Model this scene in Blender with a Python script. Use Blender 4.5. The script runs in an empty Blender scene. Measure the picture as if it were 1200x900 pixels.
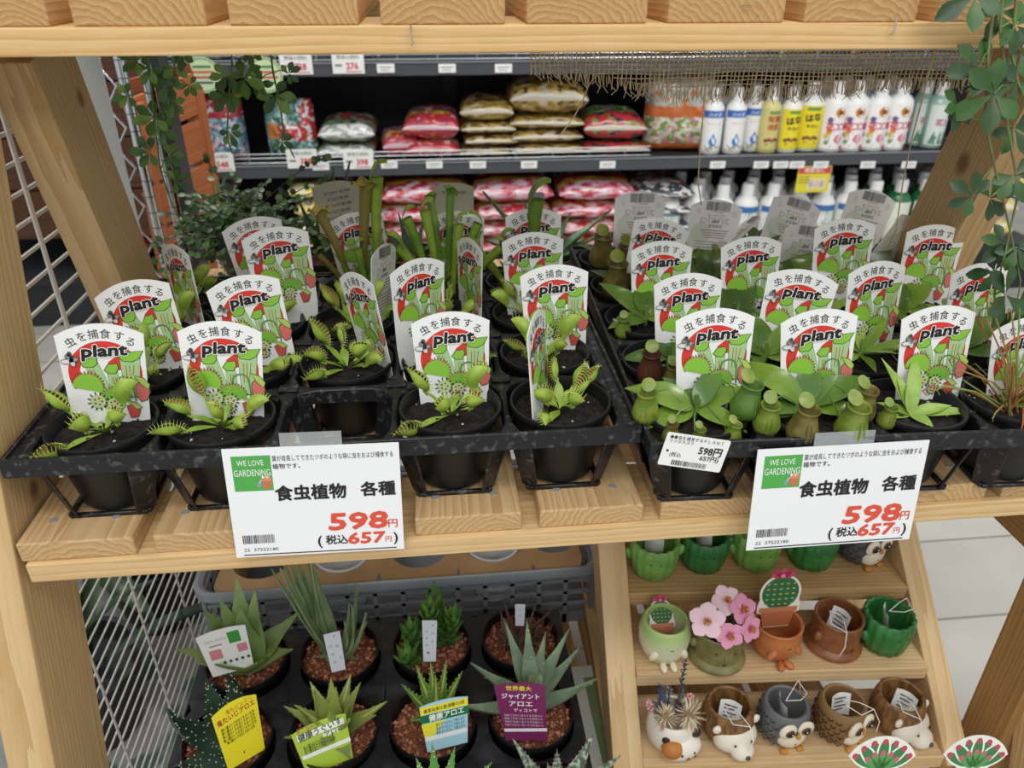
import bpy, bmesh, math, random
from mathutils import Vector, Matrix, noise
random.seed(11)
PI = math.pi
V = Vector
SC = bpy.context.scene
COL = SC.collection

# ---------------------------------------------------------------- camera, light, exposure
CAM_F = 900.233
cam_data = bpy.data.cameras.new('camera')
cam = bpy.data.objects.new('camera', cam_data)
COL.objects.link(cam)
cam.location = (0.340968, -0.506598, 0.405798)
cam.rotation_euler = (1.0647439, -0.0020626, -0.1035714)
cam_data.sensor_width = 36.0
cam_data.lens = 36.0 * CAM_F / 1200.0
cam_data.clip_start = 0.02
cam_data.dof.use_dof = True
cam_data.dof.focus_distance = 0.68
cam_data.dof.aperture_fstop = 8.5
SC.camera = cam

world = bpy.data.worlds.new('world')
SC.world = world
world.use_nodes = True
bgn = world.node_tree.nodes['Background']
bgn.inputs[0].default_value = (0.93, 0.97, 1.0, 1)
bgn.inputs[1].default_value = 0.66

def area_light(name, loc, target, sx, sy, power, col=(1, 0.985, 0.95)):
    ld = bpy.data.lights.new(name, 'AREA')
    ld.shape = 'RECTANGLE'; ld.size = sx; ld.size_y = sy
    ld.energy = power; ld.color = col
    o = bpy.data.objects.new(name, ld)
    COL.objects.link(o)
    o.location = loc
    o.rotation_euler = (V(target) - V(loc)).to_track_quat('-Z', 'Y').to_euler()
    return o
area_light('ceiling_light_over_front_aisle', (0.3, -1.05, 2.0), (0.35, -0.5, 0), 2.6, 0.5, 22)
area_light('ceiling_light_over_far_front', (0.4, -2.6, 2.0), (0.4, -1.2, 0), 3.0, 0.5, 27)
area_light('ceiling_light_over_back_aisle', (0.5, 1.15, 2.0), (0.6, 1.3, 0), 3.6, 0.3, 46)
SC.view_settings.view_transform = 'Standard'
SC.view_settings.look = 'None'
SC.view_settings.gamma = 1.0
SC.view_settings.use_curve_mapping = False
SC.view_settings.exposure = 0.0

RM = cam.rotation_euler.to_matrix()
CP = V(cam.location)
def ray(px, py): return RM @ V(((px - 600) / CAM_F, -(py - 450) / CAM_F, -1.0))
def proj(p):
    q = RM.transposed() @ (V(p) - CP); return (600 + CAM_F * q.x / -q.z, 450 - CAM_F * q.y / -q.z)
def at_y(px, py, y):
    d = ray(px, py); return CP + d * ((y - CP.y) / d.y)
def at_z(px, py, z):
    d = ray(px, py); return CP + d * ((z - CP.z) / d.z)

# ---------------------------------------------------------------- materials
def lin(h):
    h = h.lstrip('#')
    if len(h) == 3: h = ''.join(c * 2 for c in h)
    out = []
    for i in (0, 2, 4):
        c = int(h[i:i + 2], 16) / 255
        out.append(c / 12.92 if c <= 0.04045 else ((c + 0.055) / 1.055) ** 2.4)
    return (out[0], out[1], out[2], 1)
_mats = {}
def C(h, rough=0.5, metal=0.0, spec=0.5, alpha=1.0, trans=0.0, coat=0.0):
    k = (h, rough, metal, spec, alpha, trans, coat)
    if k in _mats: return _mats[k]
    m = bpy.data.materials.new('paint_' + h.lstrip('#'))
    m.use_nodes = True
    b = m.node_tree.nodes['Principled BSDF']
    b.inputs['Base Color'].default_value = lin(h)
    b.inputs['Roughness'].default_value = rough
    b.inputs['Metallic'].default_value = metal
    b.inputs['Specular IOR Level'].default_value = spec
    b.inputs['Alpha'].default_value = alpha
    b.inputs['Transmission Weight'].default_value = trans
    b.inputs['Coat Weight'].default_value = coat
    b.inputs['Coat Roughness'].default_value = 0.12
    _mats[k] = m
    return m
def N2(h1, h2, scale=40, lo=0.4, hi=0.6, rough=0.5, bump=0.0, spec=0.5, detail=4, coat=0.0, stretch=None):
    k = ('n', h1, h2, scale, lo, hi, rough, bump, spec, detail, coat, stretch)
    if k in _mats: return _mats[k]
    m = bpy.data.materials.new('mottled_' + h1.lstrip('#'))
    m.use_nodes = True
    nt = m.node_tree; b = nt.nodes['Principled BSDF']
    tc = nt.nodes.new('ShaderNodeTexCoord')
    nz = nt.nodes.new('ShaderNodeTexNoise'); nz.inputs['Scale'].default_value = scale; nz.inputs['Detail'].default_value = detail
    src = tc.outputs['Object']
    if stretch:
        mp = nt.nodes.new('ShaderNodeMapping'); mp.inputs['Scale'].default_value = stretch
        nt.links.new(src, mp.inputs[0]); src = mp.outputs[0]
    nt.links.new(src, nz.inputs['Vector'])
    r = nt.nodes.new('ShaderNodeValToRGB')
    r.color_ramp.elements[0].position = lo; r.color_ramp.elements[0].color = lin(h1)
    r.color_ramp.elements[1].position = hi; r.color_ramp.elements[1].color = lin(h2)
    nt.links.new(nz.outputs['Fac'], r.inputs[0]); nt.links.new(r.outputs[0], b.inputs['Base Color'])
    b.inputs['Roughness'].default_value = rough
    b.inputs['Specular IOR Level'].default_value = spec
    b.inputs['Coat Weight'].default_value = coat
    if bump:
        bp = nt.nodes.new('ShaderNodeBump'); bp.inputs['Strength'].default_value = bump; bp.inputs['Distance'].default_value = 0.002
        nt.links.new(nz.outputs['Fac'], bp.inputs['Height']); nt.links.new(bp.outputs[0], b.inputs['Normal'])
    _mats[k] = m
    return m
def wood(light='#dcb883', dark='#b98d55', knots=(), key=''):
    k = ('w', light, dark, tuple(knots))
    if k in _mats: return _mats[k]
    m = bpy.data.materials.new('pine_wood')
    m.use_nodes = True
    nt = m.node_tree; L = nt.links.new; b = nt.nodes['Principled BSDF']
    tc = nt.nodes.new('ShaderNodeTexCoord'); oi = nt.nodes.new('ShaderNodeObjectInfo')
    off = nt.nodes.new('ShaderNodeVectorMath'); off.operation = 'MULTIPLY_ADD'
    cmb = nt.nodes.new('ShaderNodeCombineXYZ')
    for i in (0, 1, 2): L(oi.outputs['Random'], cmb.inputs[i])
    L(cmb.outputs[0], off.inputs[0]); off.inputs[1].default_value = (0.09, 7.0, 0.03); off.inputs[2].default_value = (-0.045, 0, 0.022)
    add = nt.nodes.new('ShaderNodeVectorMath'); add.operation = 'ADD'
    L(tc.outputs['Object'], add.inputs[0]); L(off.outputs[0], add.inputs[1])
    mp = nt.nodes.new('ShaderNodeMapping'); mp.inputs['Scale'].default_value = (1, 0.06, 1)
    L(add.outputs[0], mp.inputs[0])
    nz = nt.nodes.new('ShaderNodeTexNoise'); nz.inputs['Scale'].default_value = 22; nz.inputs['Detail'].default_value = 3
    L(mp.outputs[0], nz.inputs['Vector'])
    sub = nt.nodes.new('ShaderNodeVectorMath'); sub.operation = 'MULTIPLY_ADD'
    L(nz.outputs['Color'], sub.inputs[0]); sub.inputs[1].default_value = (0.03,) * 3; L(mp.outputs[0], sub.inputs[2])
    wv = nt.nodes.new('ShaderNodeTexWave'); wv.wave_type = 'RINGS'; wv.rings_direction = 'Y'; wv.wave_profile = 'SAW'
    wv.inputs['Scale'].default_value = 64; wv.inputs['Distortion'].default_value = 1.2; wv.inputs['Detail Scale'].default_value = 2.0
    L(sub.outputs[0], wv.inputs['Vector'])
    fine = nt.nodes.new('ShaderNodeTexNoise'); fine.inputs['Scale'].default_value = 420; fine.inputs['Detail'].default_value = 2
    L(mp.outputs[0], fine.inputs['Vector'])
    mx = nt.nodes.new('ShaderNodeMath'); mx.operation = 'MULTIPLY_ADD'
    L(fine.outputs['Fac'], mx.inputs[0]); mx.inputs[1].default_value = 0.9; L(wv.outputs['Fac'], mx.inputs[2])
    sc_ = nt.nodes.new('ShaderNodeMath'); sc_.operation = 'MULTIPLY'; sc_.inputs[1].default_value = 0.62; L(mx.outputs[0], sc_.inputs[0])
    r = nt.nodes.new('ShaderNodeValToRGB')
    e = r.color_ramp.elements
    e[0].position = 0.3; e[0].color = lin(light); e[1].position = 1.0; e[1].color = lin(dark)
    L(sc_.outputs[0], r.inputs[0])
    colo = r.outputs[0]
    for (x, y, z, rad) in knots:
        d = nt.nodes.new('ShaderNodeVectorMath'); d.operation = 'SUBTRACT'
        L(tc.outputs['Object'], d.inputs[0]); d.inputs[1].default_value = (x, y, z)
        s = nt.nodes.new('ShaderNodeVectorMath'); s.operation = 'MULTIPLY'; L(d.outputs[0], s.inputs[0]); s.inputs[1].default_value = (1, 0.75, 1)
        ln = nt.nodes.new('ShaderNodeVectorMath'); ln.operation = 'LENGTH'; L(s.outputs[0], ln.inputs[0])
        nn = nt.nodes.new('ShaderNodeMath'); nn.operation = 'MULTIPLY_ADD'; L(nz.outputs['Fac'], nn.inputs[0]); nn.inputs[1].default_value = rad * 0.5; L(ln.outputs['Value'], nn.inputs[2])
        kr = nt.nodes.new('ShaderNodeMapRange'); kr.inputs['From Min'].default_value = rad * 0.75; kr.inputs['From Max'].default_value = rad * 1.6
        kr.inputs['To Min'].default_value = 0.85; kr.inputs['To Max'].default_value = 0
        L(nn.outputs[0], kr.inputs['Value'])
        mix = nt.nodes.new('ShaderNodeMixRGB'); L(kr.outputs[0], mix.inputs[0]); L(colo, mix.inputs[1]); mix.inputs[2].default_value = lin('#7a5230')
        colo = mix.outputs[0]
    L(colo, b.inputs['Base Color'])
    b.inputs['Roughness'].default_value = 0.62; b.inputs['Specular IOR Level'].default_value = 0.3
    bp = nt.nodes.new('ShaderNodeBump'); bp.inputs['Strength'].default_value = 0.25; bp.inputs['Distance'].default_value = 0.0008
    L(mx.outputs[0], bp.inputs['Height']); L(bp.outputs[0], b.inputs['Normal'])
    _mats[k] = m
    return m

# ---------------------------------------------------------------- mesh helpers
class MB:
    def __init__(s): s.v = []; s.f = []; s.m = []; s.mats = []; s.M = Matrix(); s.mi = 0
    def use(s, mat):
        if mat not in s.mats: s.mats.append(mat)
        s.mi = s.mats.index(mat); return s
    def add(s, vs, fs, ms=None):
        n = len(s.v); M = s.M
        s.v += [M @ V(v) for v in vs]
        s.f += [tuple(i + n for i in f) for f in fs]
        s.m += ms if ms else [s.mi] * len(fs)
    def box(s, c, d, R=None):
        hx, hy, hz = d[0] / 2, d[1] / 2, d[2] / 2
        vs = [V((x, y, z)) for x in (-hx, hx) for y in (-hy, hy) for z in (-hz, hz)]
        if R is not None: vs = [R @ v for v in vs]
        c = V(c)
        s.add([c + v for v in vs], [(0, 1, 3, 2), (4, 6, 7, 5), (0, 4, 5, 1), (2, 3, 7, 6), (0, 2, 6, 4), (1, 5, 7, 3)])
    def bar(s, p0, p1, w, h, up=(0, 0, 1), w1=None):
        p0, p1 = V(p0), V(p1); d = (p1 - p0).normalized(); x = d.cross(V(up))
        if x.length < 1e-5: x = d.cross(V((1, 0, 0)))
        x.normalize(); z = x.cross(d); w1 = w if w1 is None else w1
        vs = []
        for p, ww in ((p0, w), (p1, w1)):
            for a, b in ((-1, -1), (1, -1), (1, 1), (-1, 1)): vs.append(p + x * a * ww / 2 + z * b * h / 2)
        s.add(vs, [(3, 2, 1, 0), (4, 5, 6, 7), (0, 1, 5, 4), (1, 2, 6, 5), (2, 3, 7, 6), (3, 0, 4, 7)])
    def tube(s, pts, r, seg=6, cap=True):
        pts = [V(p) for p in pts]; n = len(pts)
        rs = r if isinstance(r, (list, tuple)) else [r] * n
        vs = []; x = None
        for i, p in enumerate(pts):
            d = (pts[min(i + 1, n - 1)] - pts[max(i - 1, 0)]).normalized()
            if x is None:
                x = d.orthogonal().normalized()
            else:
                x = x - d * x.dot(d)
                x = x.normalized() if x.length > 1e-6 else d.orthogonal().normalized()
            y = d.cross(x)
            for k in range(seg):
                a = 2 * PI * k / seg; vs.append(p + (x * math.cos(a) + y * math.sin(a)) * rs[i])
        fs = []
        for i in range(n - 1):
            for k in range(seg):
                k2 = (k + 1) % seg
                fs.append((i * seg + k, i * seg + k2, (i + 1) * seg + k2, (i + 1) * seg + k))
        if cap: fs += [tuple(reversed(range(seg))), tuple(range((n - 1) * seg, n * seg))]
        s.add(vs, fs)
    def lathe(s, prof, seg=28, rf=None, ms=None, c=(0, 0, 0)):
        vs = []; fs = []; mm = []
        for (r, z) in prof:
            for k in range(seg):
                a = 2 * PI * k / seg; rr = r * (rf(a, z) if rf else 1)
                vs.append((c[0] + rr * math.cos(a), c[1] + rr * math.sin(a), c[2] + z))
        for i in range(len(prof) - 1):
            for k in range(seg):
                k2 = (k + 1) % seg
                fs.append((i * seg + k, i * seg + k2, (i + 1) * seg + k2, (i + 1) * seg + k)); mm.append(ms[i] if ms else s.mi)
        if prof[0][0] > 1e-6: fs.append(tuple(reversed(range(seg)))); mm.append(mm[0])
        if prof[-1][0] > 1e-6: fs.append(tuple(range((len(prof) - 1) * seg, len(prof) * seg))); mm.append(mm[-2])
        s.add(vs, fs, mm)
    def ell(s, c, r, seg=12, rings=7, R=None, cut=None):
        vs = []; c = V(c)
        for i in range(rings + 1):
            t = -PI / 2 + PI * i / rings
            for k in range(seg):
                a = 2 * PI * k / seg
                v = V((r[0] * math.cos(t) * math.cos(a), r[1] * math.cos(t) * math.sin(a), r[2] * math.sin(t)))
                vs.append(c + (R @ v if R is not None else v))
        fs = [(i * seg + k, i * seg + (k + 1) % seg, (i + 1) * seg + (k + 1) % seg, (i + 1) * seg + k) for i in range(rings) for k in range(seg)]
        s.add(vs, fs)
    def cone(s, b, t, r, seg=3):
        b, t = V(b), V(t); d = (t - b); x = d.orthogonal().normalized(); y = d.normalized().cross(x)
        vs = [b + (x * math.cos(2 * PI * k / seg) + y * math.sin(2 * PI * k / seg)) * r for k in range(seg)] + [t]
        s.add(vs, [(k, (k + 1) % seg, seg) for k in range(seg)])
    def grid(s, fn, nu, nv, mf=None, closed_u=False):
        vs = [fn(i / nu, j / nv) for j in range(nv + 1) for i in range(nu + 1)]
        fs = []; mm = []
        for j in range(nv):
            for i in range(nu):
                a = j * (nu + 1) + i; fs.append((a, a + 1, a + nu + 2, a + nu + 1))
                mm.append(mf((i + .5) / nu, (j + .5) / nv) if mf else s.mi)
        s.add(vs, fs, mm)
    def rock(s, c, r):
        vs = [V(v) * r * random.uniform(.7, 1.25) for v in ((1, 0, 0), (-1, 0, 0), (0, 1, 0), (0, -1, 0), (0, 0, .8), (0, 0, -.8))]
        R = Matrix.Rotation(random.random() * 6, 3, 'Z') @ Matrix.Rotation(random.random() * 3, 3, 'X'); c = V(c)
        s.add([c + R @ v for v in vs], [(0, 2, 4), (2, 1, 4), (1, 3, 4), (3, 0, 4), (2, 0, 5), (1, 2, 5), (3, 1, 5), (0, 3, 5)])
    def leaf(s, base, d, nrm, L, W, droop=0.0, fold=0.25, prof='lance', n=6, mi2=None):
        base, d, nrm = V(base), V(d).normalized(), V(nrm)
        side = d.cross(nrm).normalized(); nrm = side.cross(d).normalized()
        vs = []
        for i in range(n + 1):
            t = i / n
            if prof == 'lance': w = math.sin(PI * min(1, t ** .8 * .97 + .03)) 
            elif prof == 'obov': w = math.sin(PI * (t ** 1.5 * .93 + .03))
            elif prof == 'strap': w = (1 - t ** 4) * (.55 + .45 * min(1, t * 3))
            else: w = math.sqrt(max(0, 1 - (2 * t - 1) ** 2)) * .98 + .02
            p = base + d * (L * (t - abs(droop) * .25 * t * t)) - nrm * (droop * L * t * t)
            hw = W / 2 * max(w, .03)
            vs += [p - side * hw + nrm * hw * fold * 2, p, p + side * hw + nrm * hw * fold * 2]
        fs = []
        for i in range(n):
            a = i * 3; fs += [(a, a + 1, a + 4, a + 3), (a + 1, a + 2, a + 5, a + 4)]
        s.add(vs, fs)
    def fat_leaf(s, base, az, el, L, W, T, curl=0.0, n=7, prof=None, teeth=0, tooth=.0015, mt=None, spots=0, msp=None, stripe=None):
        """thick succulent leaf: az heading, el elevation at base, curl adds elevation along the length"""
        base = V(base); p = base.copy(); h = V((math.cos(az), math.sin(az), 0)); side = V((-math.sin(az), math.cos(az), 0))
        vs = []; secs = []; mi = s.mi
        for i in range(n + 1):
            t = i / n; e = el + curl * t
            d = h * math.cos(e) + V((0, 0, 1)) * math.sin(e); up = -h * math.sin(e) + V((0, 0, 1)) * math.cos(e)
            w = prof(t) if prof else (1 - t ** 1.7) * (.85 + .35 * math.sin(PI * min(1, t * 1.6)))
            w = max(w, .02); hw = W / 2 * w; ht = T * (.25 + .75 * w)
            secs.append((p.copy(), d, up, hw, ht))
            vs += [p - side * hw + up * ht * .35, p + up * ht * .05, p + side * hw + up * ht * .35, p + side * hw * .62 - up * ht * .5, p - up * ht * .75, p - side * hw * .62 - up * ht * .5]
            p = p + d * (L / n)
        fs = []; mm = []
        for i in range(n):
            for k in range(6):
                a = i * 6 + k; b = i * 6 + (k + 1) % 6
                fs.append((b, a, a + 6, b + 6)); mm.append(mi)
        fs.append(tuple(range(n * 6, n * 6 + 6))); mm.append(mi)
        s.add(vs, fs, mm)
        if stripe:
            s.use(stripe)
            sv = []; ff = []
            for i, (q, d, up, hw, ht) in enumerate(secs): sv += [q + up * (ht * .13 + .0003) - side * hw * .22, q + up * (ht * .13 + .0003) + side * hw * .22]
            for i in range(n): ff.append((i * 2, i * 2 + 1, i * 2 + 3, i * 2 + 2))
            s.add(sv, ff); s.mi = mi
        if teeth:
            if mt: s.use(mt)
            for i in range(teeth):
                t = (i + .5) / teeth * .93; j = min(n - 1, int(t * n)); f_ = t * n - j
                q = secs[j][0].lerp(secs[j + 1][0], f_); d, up = secs[j][1], secs[j][2]
                hw = secs[j][3] * (1 - f_) + secs[j + 1][3] * f_; ht = secs[j][4]
                for sg in (-1, 1):
                    b = q + side * sg * hw * .97 + up * ht * .33
                    s.cone(b, b + side * sg * tooth + d * tooth * .6 + up * tooth * .3, tooth * .45)
            s.mi = mi
        if spots:
            s.use(msp)
            for i in range(spots):
                t = random.uniform(.05, .92); j = min(n - 1, int(t * n)); f_ = t * n - j
                q = secs[j][0].lerp(secs[j + 1][0], f_); d, up = secs[j][1], secs[j][2]
                hw = secs[j][3] * (1 - f_) + secs[j + 1][3] * f_; ht = secs[j][4]
                u = random.uniform(-.85, .85)
                if random.random() < .5: c = q + side * u * hw + up * (ht * (.05 + .3 * abs(u)) + .0002)
                else: c = q + side * u * hw * .8 - up * ht * (.75 - .28 * abs(u))
                s.ell(c, (.0009, .0009, .0009), 4, 3)
            s.mi = mi
    def build(s, name, parent=None, smooth=0, loc=None, mat=None):
        me = bpy.data.meshes.new(name)
        me.from_pydata([tuple(v) for v in s.v], [], s.f)
        for m in (s.mats or [mat or C('#808080')]): me.materials.append(m)
        me.polygons.foreach_set('material_index', s.m)
        if smooth:
            me.shade_smooth(); me.set_sharp_from_angle(angle=math.radians(smooth))
        me.update()
        o = bpy.data.objects.new(name, me); COL.objects.link(o)
        if parent: o.parent = parent
        if loc is not None: o.location = loc
        return o
def tag(o, label, cat, group=None, kind=None):
    if label: o['label'] = label
    if cat: o['category'] = cat
    if group: o['group'] = group
    if kind: o['kind'] = kind
    return o
def thing(name, label, cat, loc=(0, 0, 0), rz=0.0, group=None):
    o = bpy.data.objects.new(name, None); COL.objects.link(o)
    o.empty_display_size = .02
    o.location = loc; o.rotation_euler = (0, 0, rz)
    return tag(o, label, cat, group)
def dup(o, loc=None, rz=None, label=None, group=None, parent=None):
    c = o.copy(); COL.objects.link(c)
    if parent is not None: c.parent = parent
    for ch in o.children: dup(ch, parent=c)
    if loc is not None: c.location = loc
    if rz is not None: c.rotation_euler = (0, 0, rz)
    if label: c['label'] = label
    if group: c['group'] = group
    return c
ORD = ['first', 'second', 'third', 'fourth', 'fifth', 'sixth', 'seventh', 'eighth', 'ninth', 'tenth', 'eleventh', 'twelfth']

# flat printing: polygons and text stacked in thin layers on a surface
_txt = {}
def text_geo(st, bold=0.0):
    k = (st, bold)
    if k in _txt: return _txt[k]
    cu = bpy.data.curves.new('tmp', 'FONT'); cu.body = st; cu.size = 1.0; cu.align_x = 'CENTER'; cu.align_y = 'CENTER'
    cu.resolution_u = 2; cu.offset = bold; cu.fill_mode = 'FRONT'
    ob = bpy.data.objects.new('tmp', cu); COL.objects.link(ob)
    dg = bpy.context.evaluated_depsgraph_get()
    me = ob.evaluated_get(dg).to_mesh()
    r = ([(v.co.x, v.co.y) for v in me.vertices], [tuple(p.vertices) for p in me.polygons])
    ob.evaluated_get(dg).to_mesh_clear()
    bpy.data.objects.remove(ob); bpy.data.curves.remove(cu)
    _txt[k] = r
    return r
class Print:
    def __init__(s): s.items = []
    def poly(s, pts, col, layer=1): s.items.append(([tuple(p) for p in pts], [tuple(range(len(pts)))], col, layer)); return s
    def rect(s, x0, y0, x1, y1, col, layer=1): return s.poly([(x0, y0), (x1, y0), (x1, y1), (x0, y1)], col, layer)
    def oval(s, cx, cy, rx, ry, col, layer=1, rot=0, a0=0, a1=360, n=20):
        pts = []
        for i in range(n if a1 - a0 >= 360 else n + 1):
            a = math.radians(a0 + (a1 - a0) * i / n); x, y = rx * math.cos(a), ry * math.sin(a)
            c, q = math.cos(math.radians(rot)), math.sin(math.radians(rot)); pts.append((cx + x * c - y * q, cy + x * q + y * c))
        return s.poly(pts, col, layer)
    def ring(s, cx, cy, r0, r1, col, layer=1, a0=0, a1=360, n=36):
        for i in range(n):
            q = []
            for (r, j) in ((r0, i), (r1, i), (r1, i + 1), (r0, i + 1)):
                a = math.radians(a0 + (a1 - a0) * j / n); q.append((cx + r * math.cos(a), cy + r * math.sin(a)))
            s.poly(q, col, layer)
        return s
    def line(s, x0, y0, x1, y1, w, col, layer=2):
        dx, dy = x1 - x0, y1 - y0; l = math.hypot(dx, dy) or 1; nx, ny = -dy / l * w / 2, dx / l * w / 2
        return s.poly([(x0 + nx, y0 + ny), (x0 - nx, y0 - ny), (x1 - nx, y1 - ny), (x1 + nx, y1 + ny)], col, layer)
    def text(s, st, x, y, size, col, layer=3, rot=0, bold=0.0, shear=0.0, sx=1.0, width=None, n=8):
        vs, fs = text_geo(st, 0.0)
        if not vs: return s
        if width:
            w = max(v[0] for v in vs) - min(v[0] for v in vs); sx = width / (w * size)
        c, q = math.cos(math.radians(rot)), math.sin(math.radians(rot))
        offs = [(0, 0)] + ([(bold * math.cos(2 * PI * k / n), bold * math.sin(2 * PI * k / n)) for k in range(n)] if bold else [])
        for j, (ox, oy) in enumerate(offs):
            out = []
            for (a, b) in vs:
                a2, b2 = (a * sx + b * shear + ox) * size, (b + oy) * size
                out.append((x + a2 * c - b2 * q, y + a2 * q + b2 * c))
            s.items.append((out, fs, col, layer + j * .06))
        return s
    def barcode(s, x0, y0, x1, y1, col, layer=2):
        rr = random.Random(5); x = x0
        while x < x1:
            w = rr.choice([.006, .01, .016]) * (x1 - x0) / .5; s.rect(x, y0, min(x + w, x1), y1, col, layer); x += w + rr.choice([.008, .012]) * (x1 - x0) / .5
        return s
    def put(s, mb, fn, step=.00009):
        """fn(u, v, lift) -> 3D point"""
        for pts, fs, col, layer in s.items:
            mb.use(col if not isinstance(col, str) else C(col, .55))
            mb.add([fn(p[0], p[1], layer * step) for p in pts], fs)

# ================================================================ setting
FLOOR = -0.62
fl = MB().use(None) if False else MB()
fm = bpy.data.materials.new('floor_tiles'); fm.use_nodes = True
nt = fm.node_tree; b = nt.nodes['Principled BSDF']
tc = nt.nodes.new('ShaderNodeTexCoord'); bk = nt.nodes.new('ShaderNodeTexBrick')
bk.offset = 0.0; bk.inputs['Scale'].default_value = 1.0; bk.inputs['Brick Width'].default_value = 1.8; bk.inputs['Row Height'].default_value = .2
bk.inputs['Mortar Size'].default_value = .003; bk.inputs['Color1'].default_value = lin('#c6c3bb'); bk.inputs['Color2'].default_value = lin('#bdb9b0'); bk.inputs['Mortar'].default_value = lin('#8f8c86')
nt.links.new(tc.outputs['Object'], bk.inputs['Vector'])
nz = nt.nodes.new('ShaderNodeTexNoise'); nz.inputs['Scale'].default_value = 6; nz.inputs['Detail'].default_value = 6
mxr = nt.nodes.new('ShaderNodeMixRGB'); mxr.blend_type = 'MULTIPLY'; mxr.inputs[0].default_value = .35
nt.links.new(tc.outputs['Object'], nz.inputs['Vector']); nt.links.new(bk.outputs[0], mxr.inputs[1]); nt.links.new(nz.outputs[0], mxr.inputs[2])
nt.links.new(mxr.outputs[0], b.inputs['Base Color']); b.inputs['Roughness'].default_value = .28
fl.use(fm).box((.5, .8, FLOOR - .05), (7, 7, .1))
tag(fl.build('floor'), 'pale grey tiled shop floor', 'floor', kind='structure')
wl = MB(); wl.use(C('#d8d8d4', .8)).box((.5, 3.3, .4), (7, .06, 2.04))
tag(wl.build('wall_back'), 'pale shop wall behind the black shelving', 'wall', kind='structure')

# ================================================================ wooden display shelf
SHELF = thing('display_shelf', 'pine wood plant display shelf with slatted shelves and leaning legs', 'shelf')
def board(name, p0, p1, w, h, wdir, parent, mat, bevel=.0014):
    """timber from p0 to p1: local Y along the grain, w along wdir"""
    p0, p1 = V(p0), V(p1); y = (p1 - p0); L = y.length; y.normalize()
    x = V(wdir); x = (x - y * x.dot(y)).normalized(); z = x.cross(y)
    mb = MB(); mb.use(mat); mb.box((0, 0, 0), (w, L, h))
    o = mb.build(name, parent)
    R = Matrix((x, y, z)).transposed().to_4x4(); R.translation = (p0 + p1) / 2
    o.matrix_local = R
    if bevel:
        bm = o.modifiers.new('bevel', 'BEVEL'); bm.width = bevel; bm.segments = 2
    return o
W_MID = wood('#d3b284', '#b38d5c'); W_RAIL = wood('#e2c391', '#cba56e'); W_POST = wood('#d6b888', '#bd9763')
PT = .1045
H = .364
for k in range(10):
    x0 = k * PT
    if k > 8: continue
    o = board('shelf_plank', (x0 + .0445, 0, -.009), (x0 + .0445, .62, -.009), .089, .018, (1, 0, 0), SHELF, W_MID)
    for dx in (.018, .068):
        sc = MB(); sc.use(C('#a9a9a4', .35, .3)).lathe([(.0034, 0), (.0032, .0012), (0, .0012)], 10, c=(dx - .0445, -.31 + .028, .009)); sc.build('screw', o, 40)
for k in range(-1, 9):
    x0 = -.003 + k * PT
    board('shelf_plank', (x0 + .0445, .1026, H + .0155), (x0 + .0445, .6, H + .0155), .089, .031, (1, 0, 0), SHELF, wood('#cda673', '#aa7f4c'))
board('front_rail', (-.06, .146, H - .0095), (1.02, .146, H - .0095), .091, .019, (0, 1, 0), SHELF, wood('#e3c08a', '#cb9f62', knots=((.0, -.365, .0, .008), (.03, .3, .01, .004))))
board('front_rail', (.004, .041, -.0272), (.965, .041, -.0272), .091, .0185, (0, 1, 0), SHELF, W_RAIL)
board('back_rail', (-.06, .52, H - .0095), (.97, .52, H - .0095), .091, .019, (0, 1, 0), SHELF, W_RAIL)
board('back_rail', (.004, .55, -.0272), (.9, .55, -.0272), .091, .0185, (0, 1, 0), SHELF, W_RAIL)
YF = lambda z: .003 + .28 * z
YS = lambda z: .183 + .3 * (.336 - z)
for (x, nm) in ((-.0225, 0), (.979, 1)):
    board('front_post', (x, YF(FLOOR) + .0462, FLOOR), (x, YF(.352) + .0462, .352), .038, .089, (1, 0, 0), SHELF,
          wood('#d9ba89', '#c09a66', knots=((.019, .155, .0, .0075),)) if nm == 0 else W_POST)
for (x, nm) in ((.011, 0), (.919, 1)):
    board('back_strut', (x, YS(FLOOR) + .0437, FLOOR), (x, YS(.345) + .0437, .345), .038, .084, (1, 0, 0), SHELF,
          wood('#d2b488', '#b8945f', knots=((.0, .44 if nm == 0 else .37, -.042, .009), (.019, .445, -.02, .006)) if nm == 0 else ((-.019, .37, .0, .009),)))
board('back_strut', (.935, YS(-.3) + .075, -.3), (.935, YS(.345) + .1, .345), .02, .04, (1, 0, 0), SHELF, wood('#e2cda4', '#cfb384'))
board('side_rail', (.935, .02, -.083), (.935, .56, -.083), .019, .075, (1, 0, 0), SHELF, wood('#b08550', '#8f6838'))
board('corner_brace', (.9655, .024, FLOOR), (.9655, .024, -.05), .031, .056, (1, 0, 0), SHELF, wood('#b38a58', '#94703f'))
for k in range(8):
    x0 = .0 + k * PT
    board('lower_plank', (x0 + .0445, -.117, -.439), (x0 + .0445, .55, -.439), .089, .018, (1, 0, 0), SHELF, wood('#c29c66', '#a07844'))
board('front_rail', (-.003, -.07, -.4575), (.88, -.07, -.4575), .089, .0185, (0, 1, 0), SHELF, W_RAIL)
board('back_rail', (-.003, .5, -.4575), (.88, .5, -.4575), .089, .0185, (0, 1, 0), SHELF, W_RAIL)
st = MB(); st.use(C('#c8c8c6', .25, 1))
for (px, py) in ((482, 42), (1046, 30)):
    q = at_y(px, py, .0985); st.tube([q + V((0, 0, .007)), q + V((0, -.003, .005)), q + V((0.0005, -.0035, -.005)), q + V((0, 0, -.006))], .0007, 5)
st.build('staple', SHELF)

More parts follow.
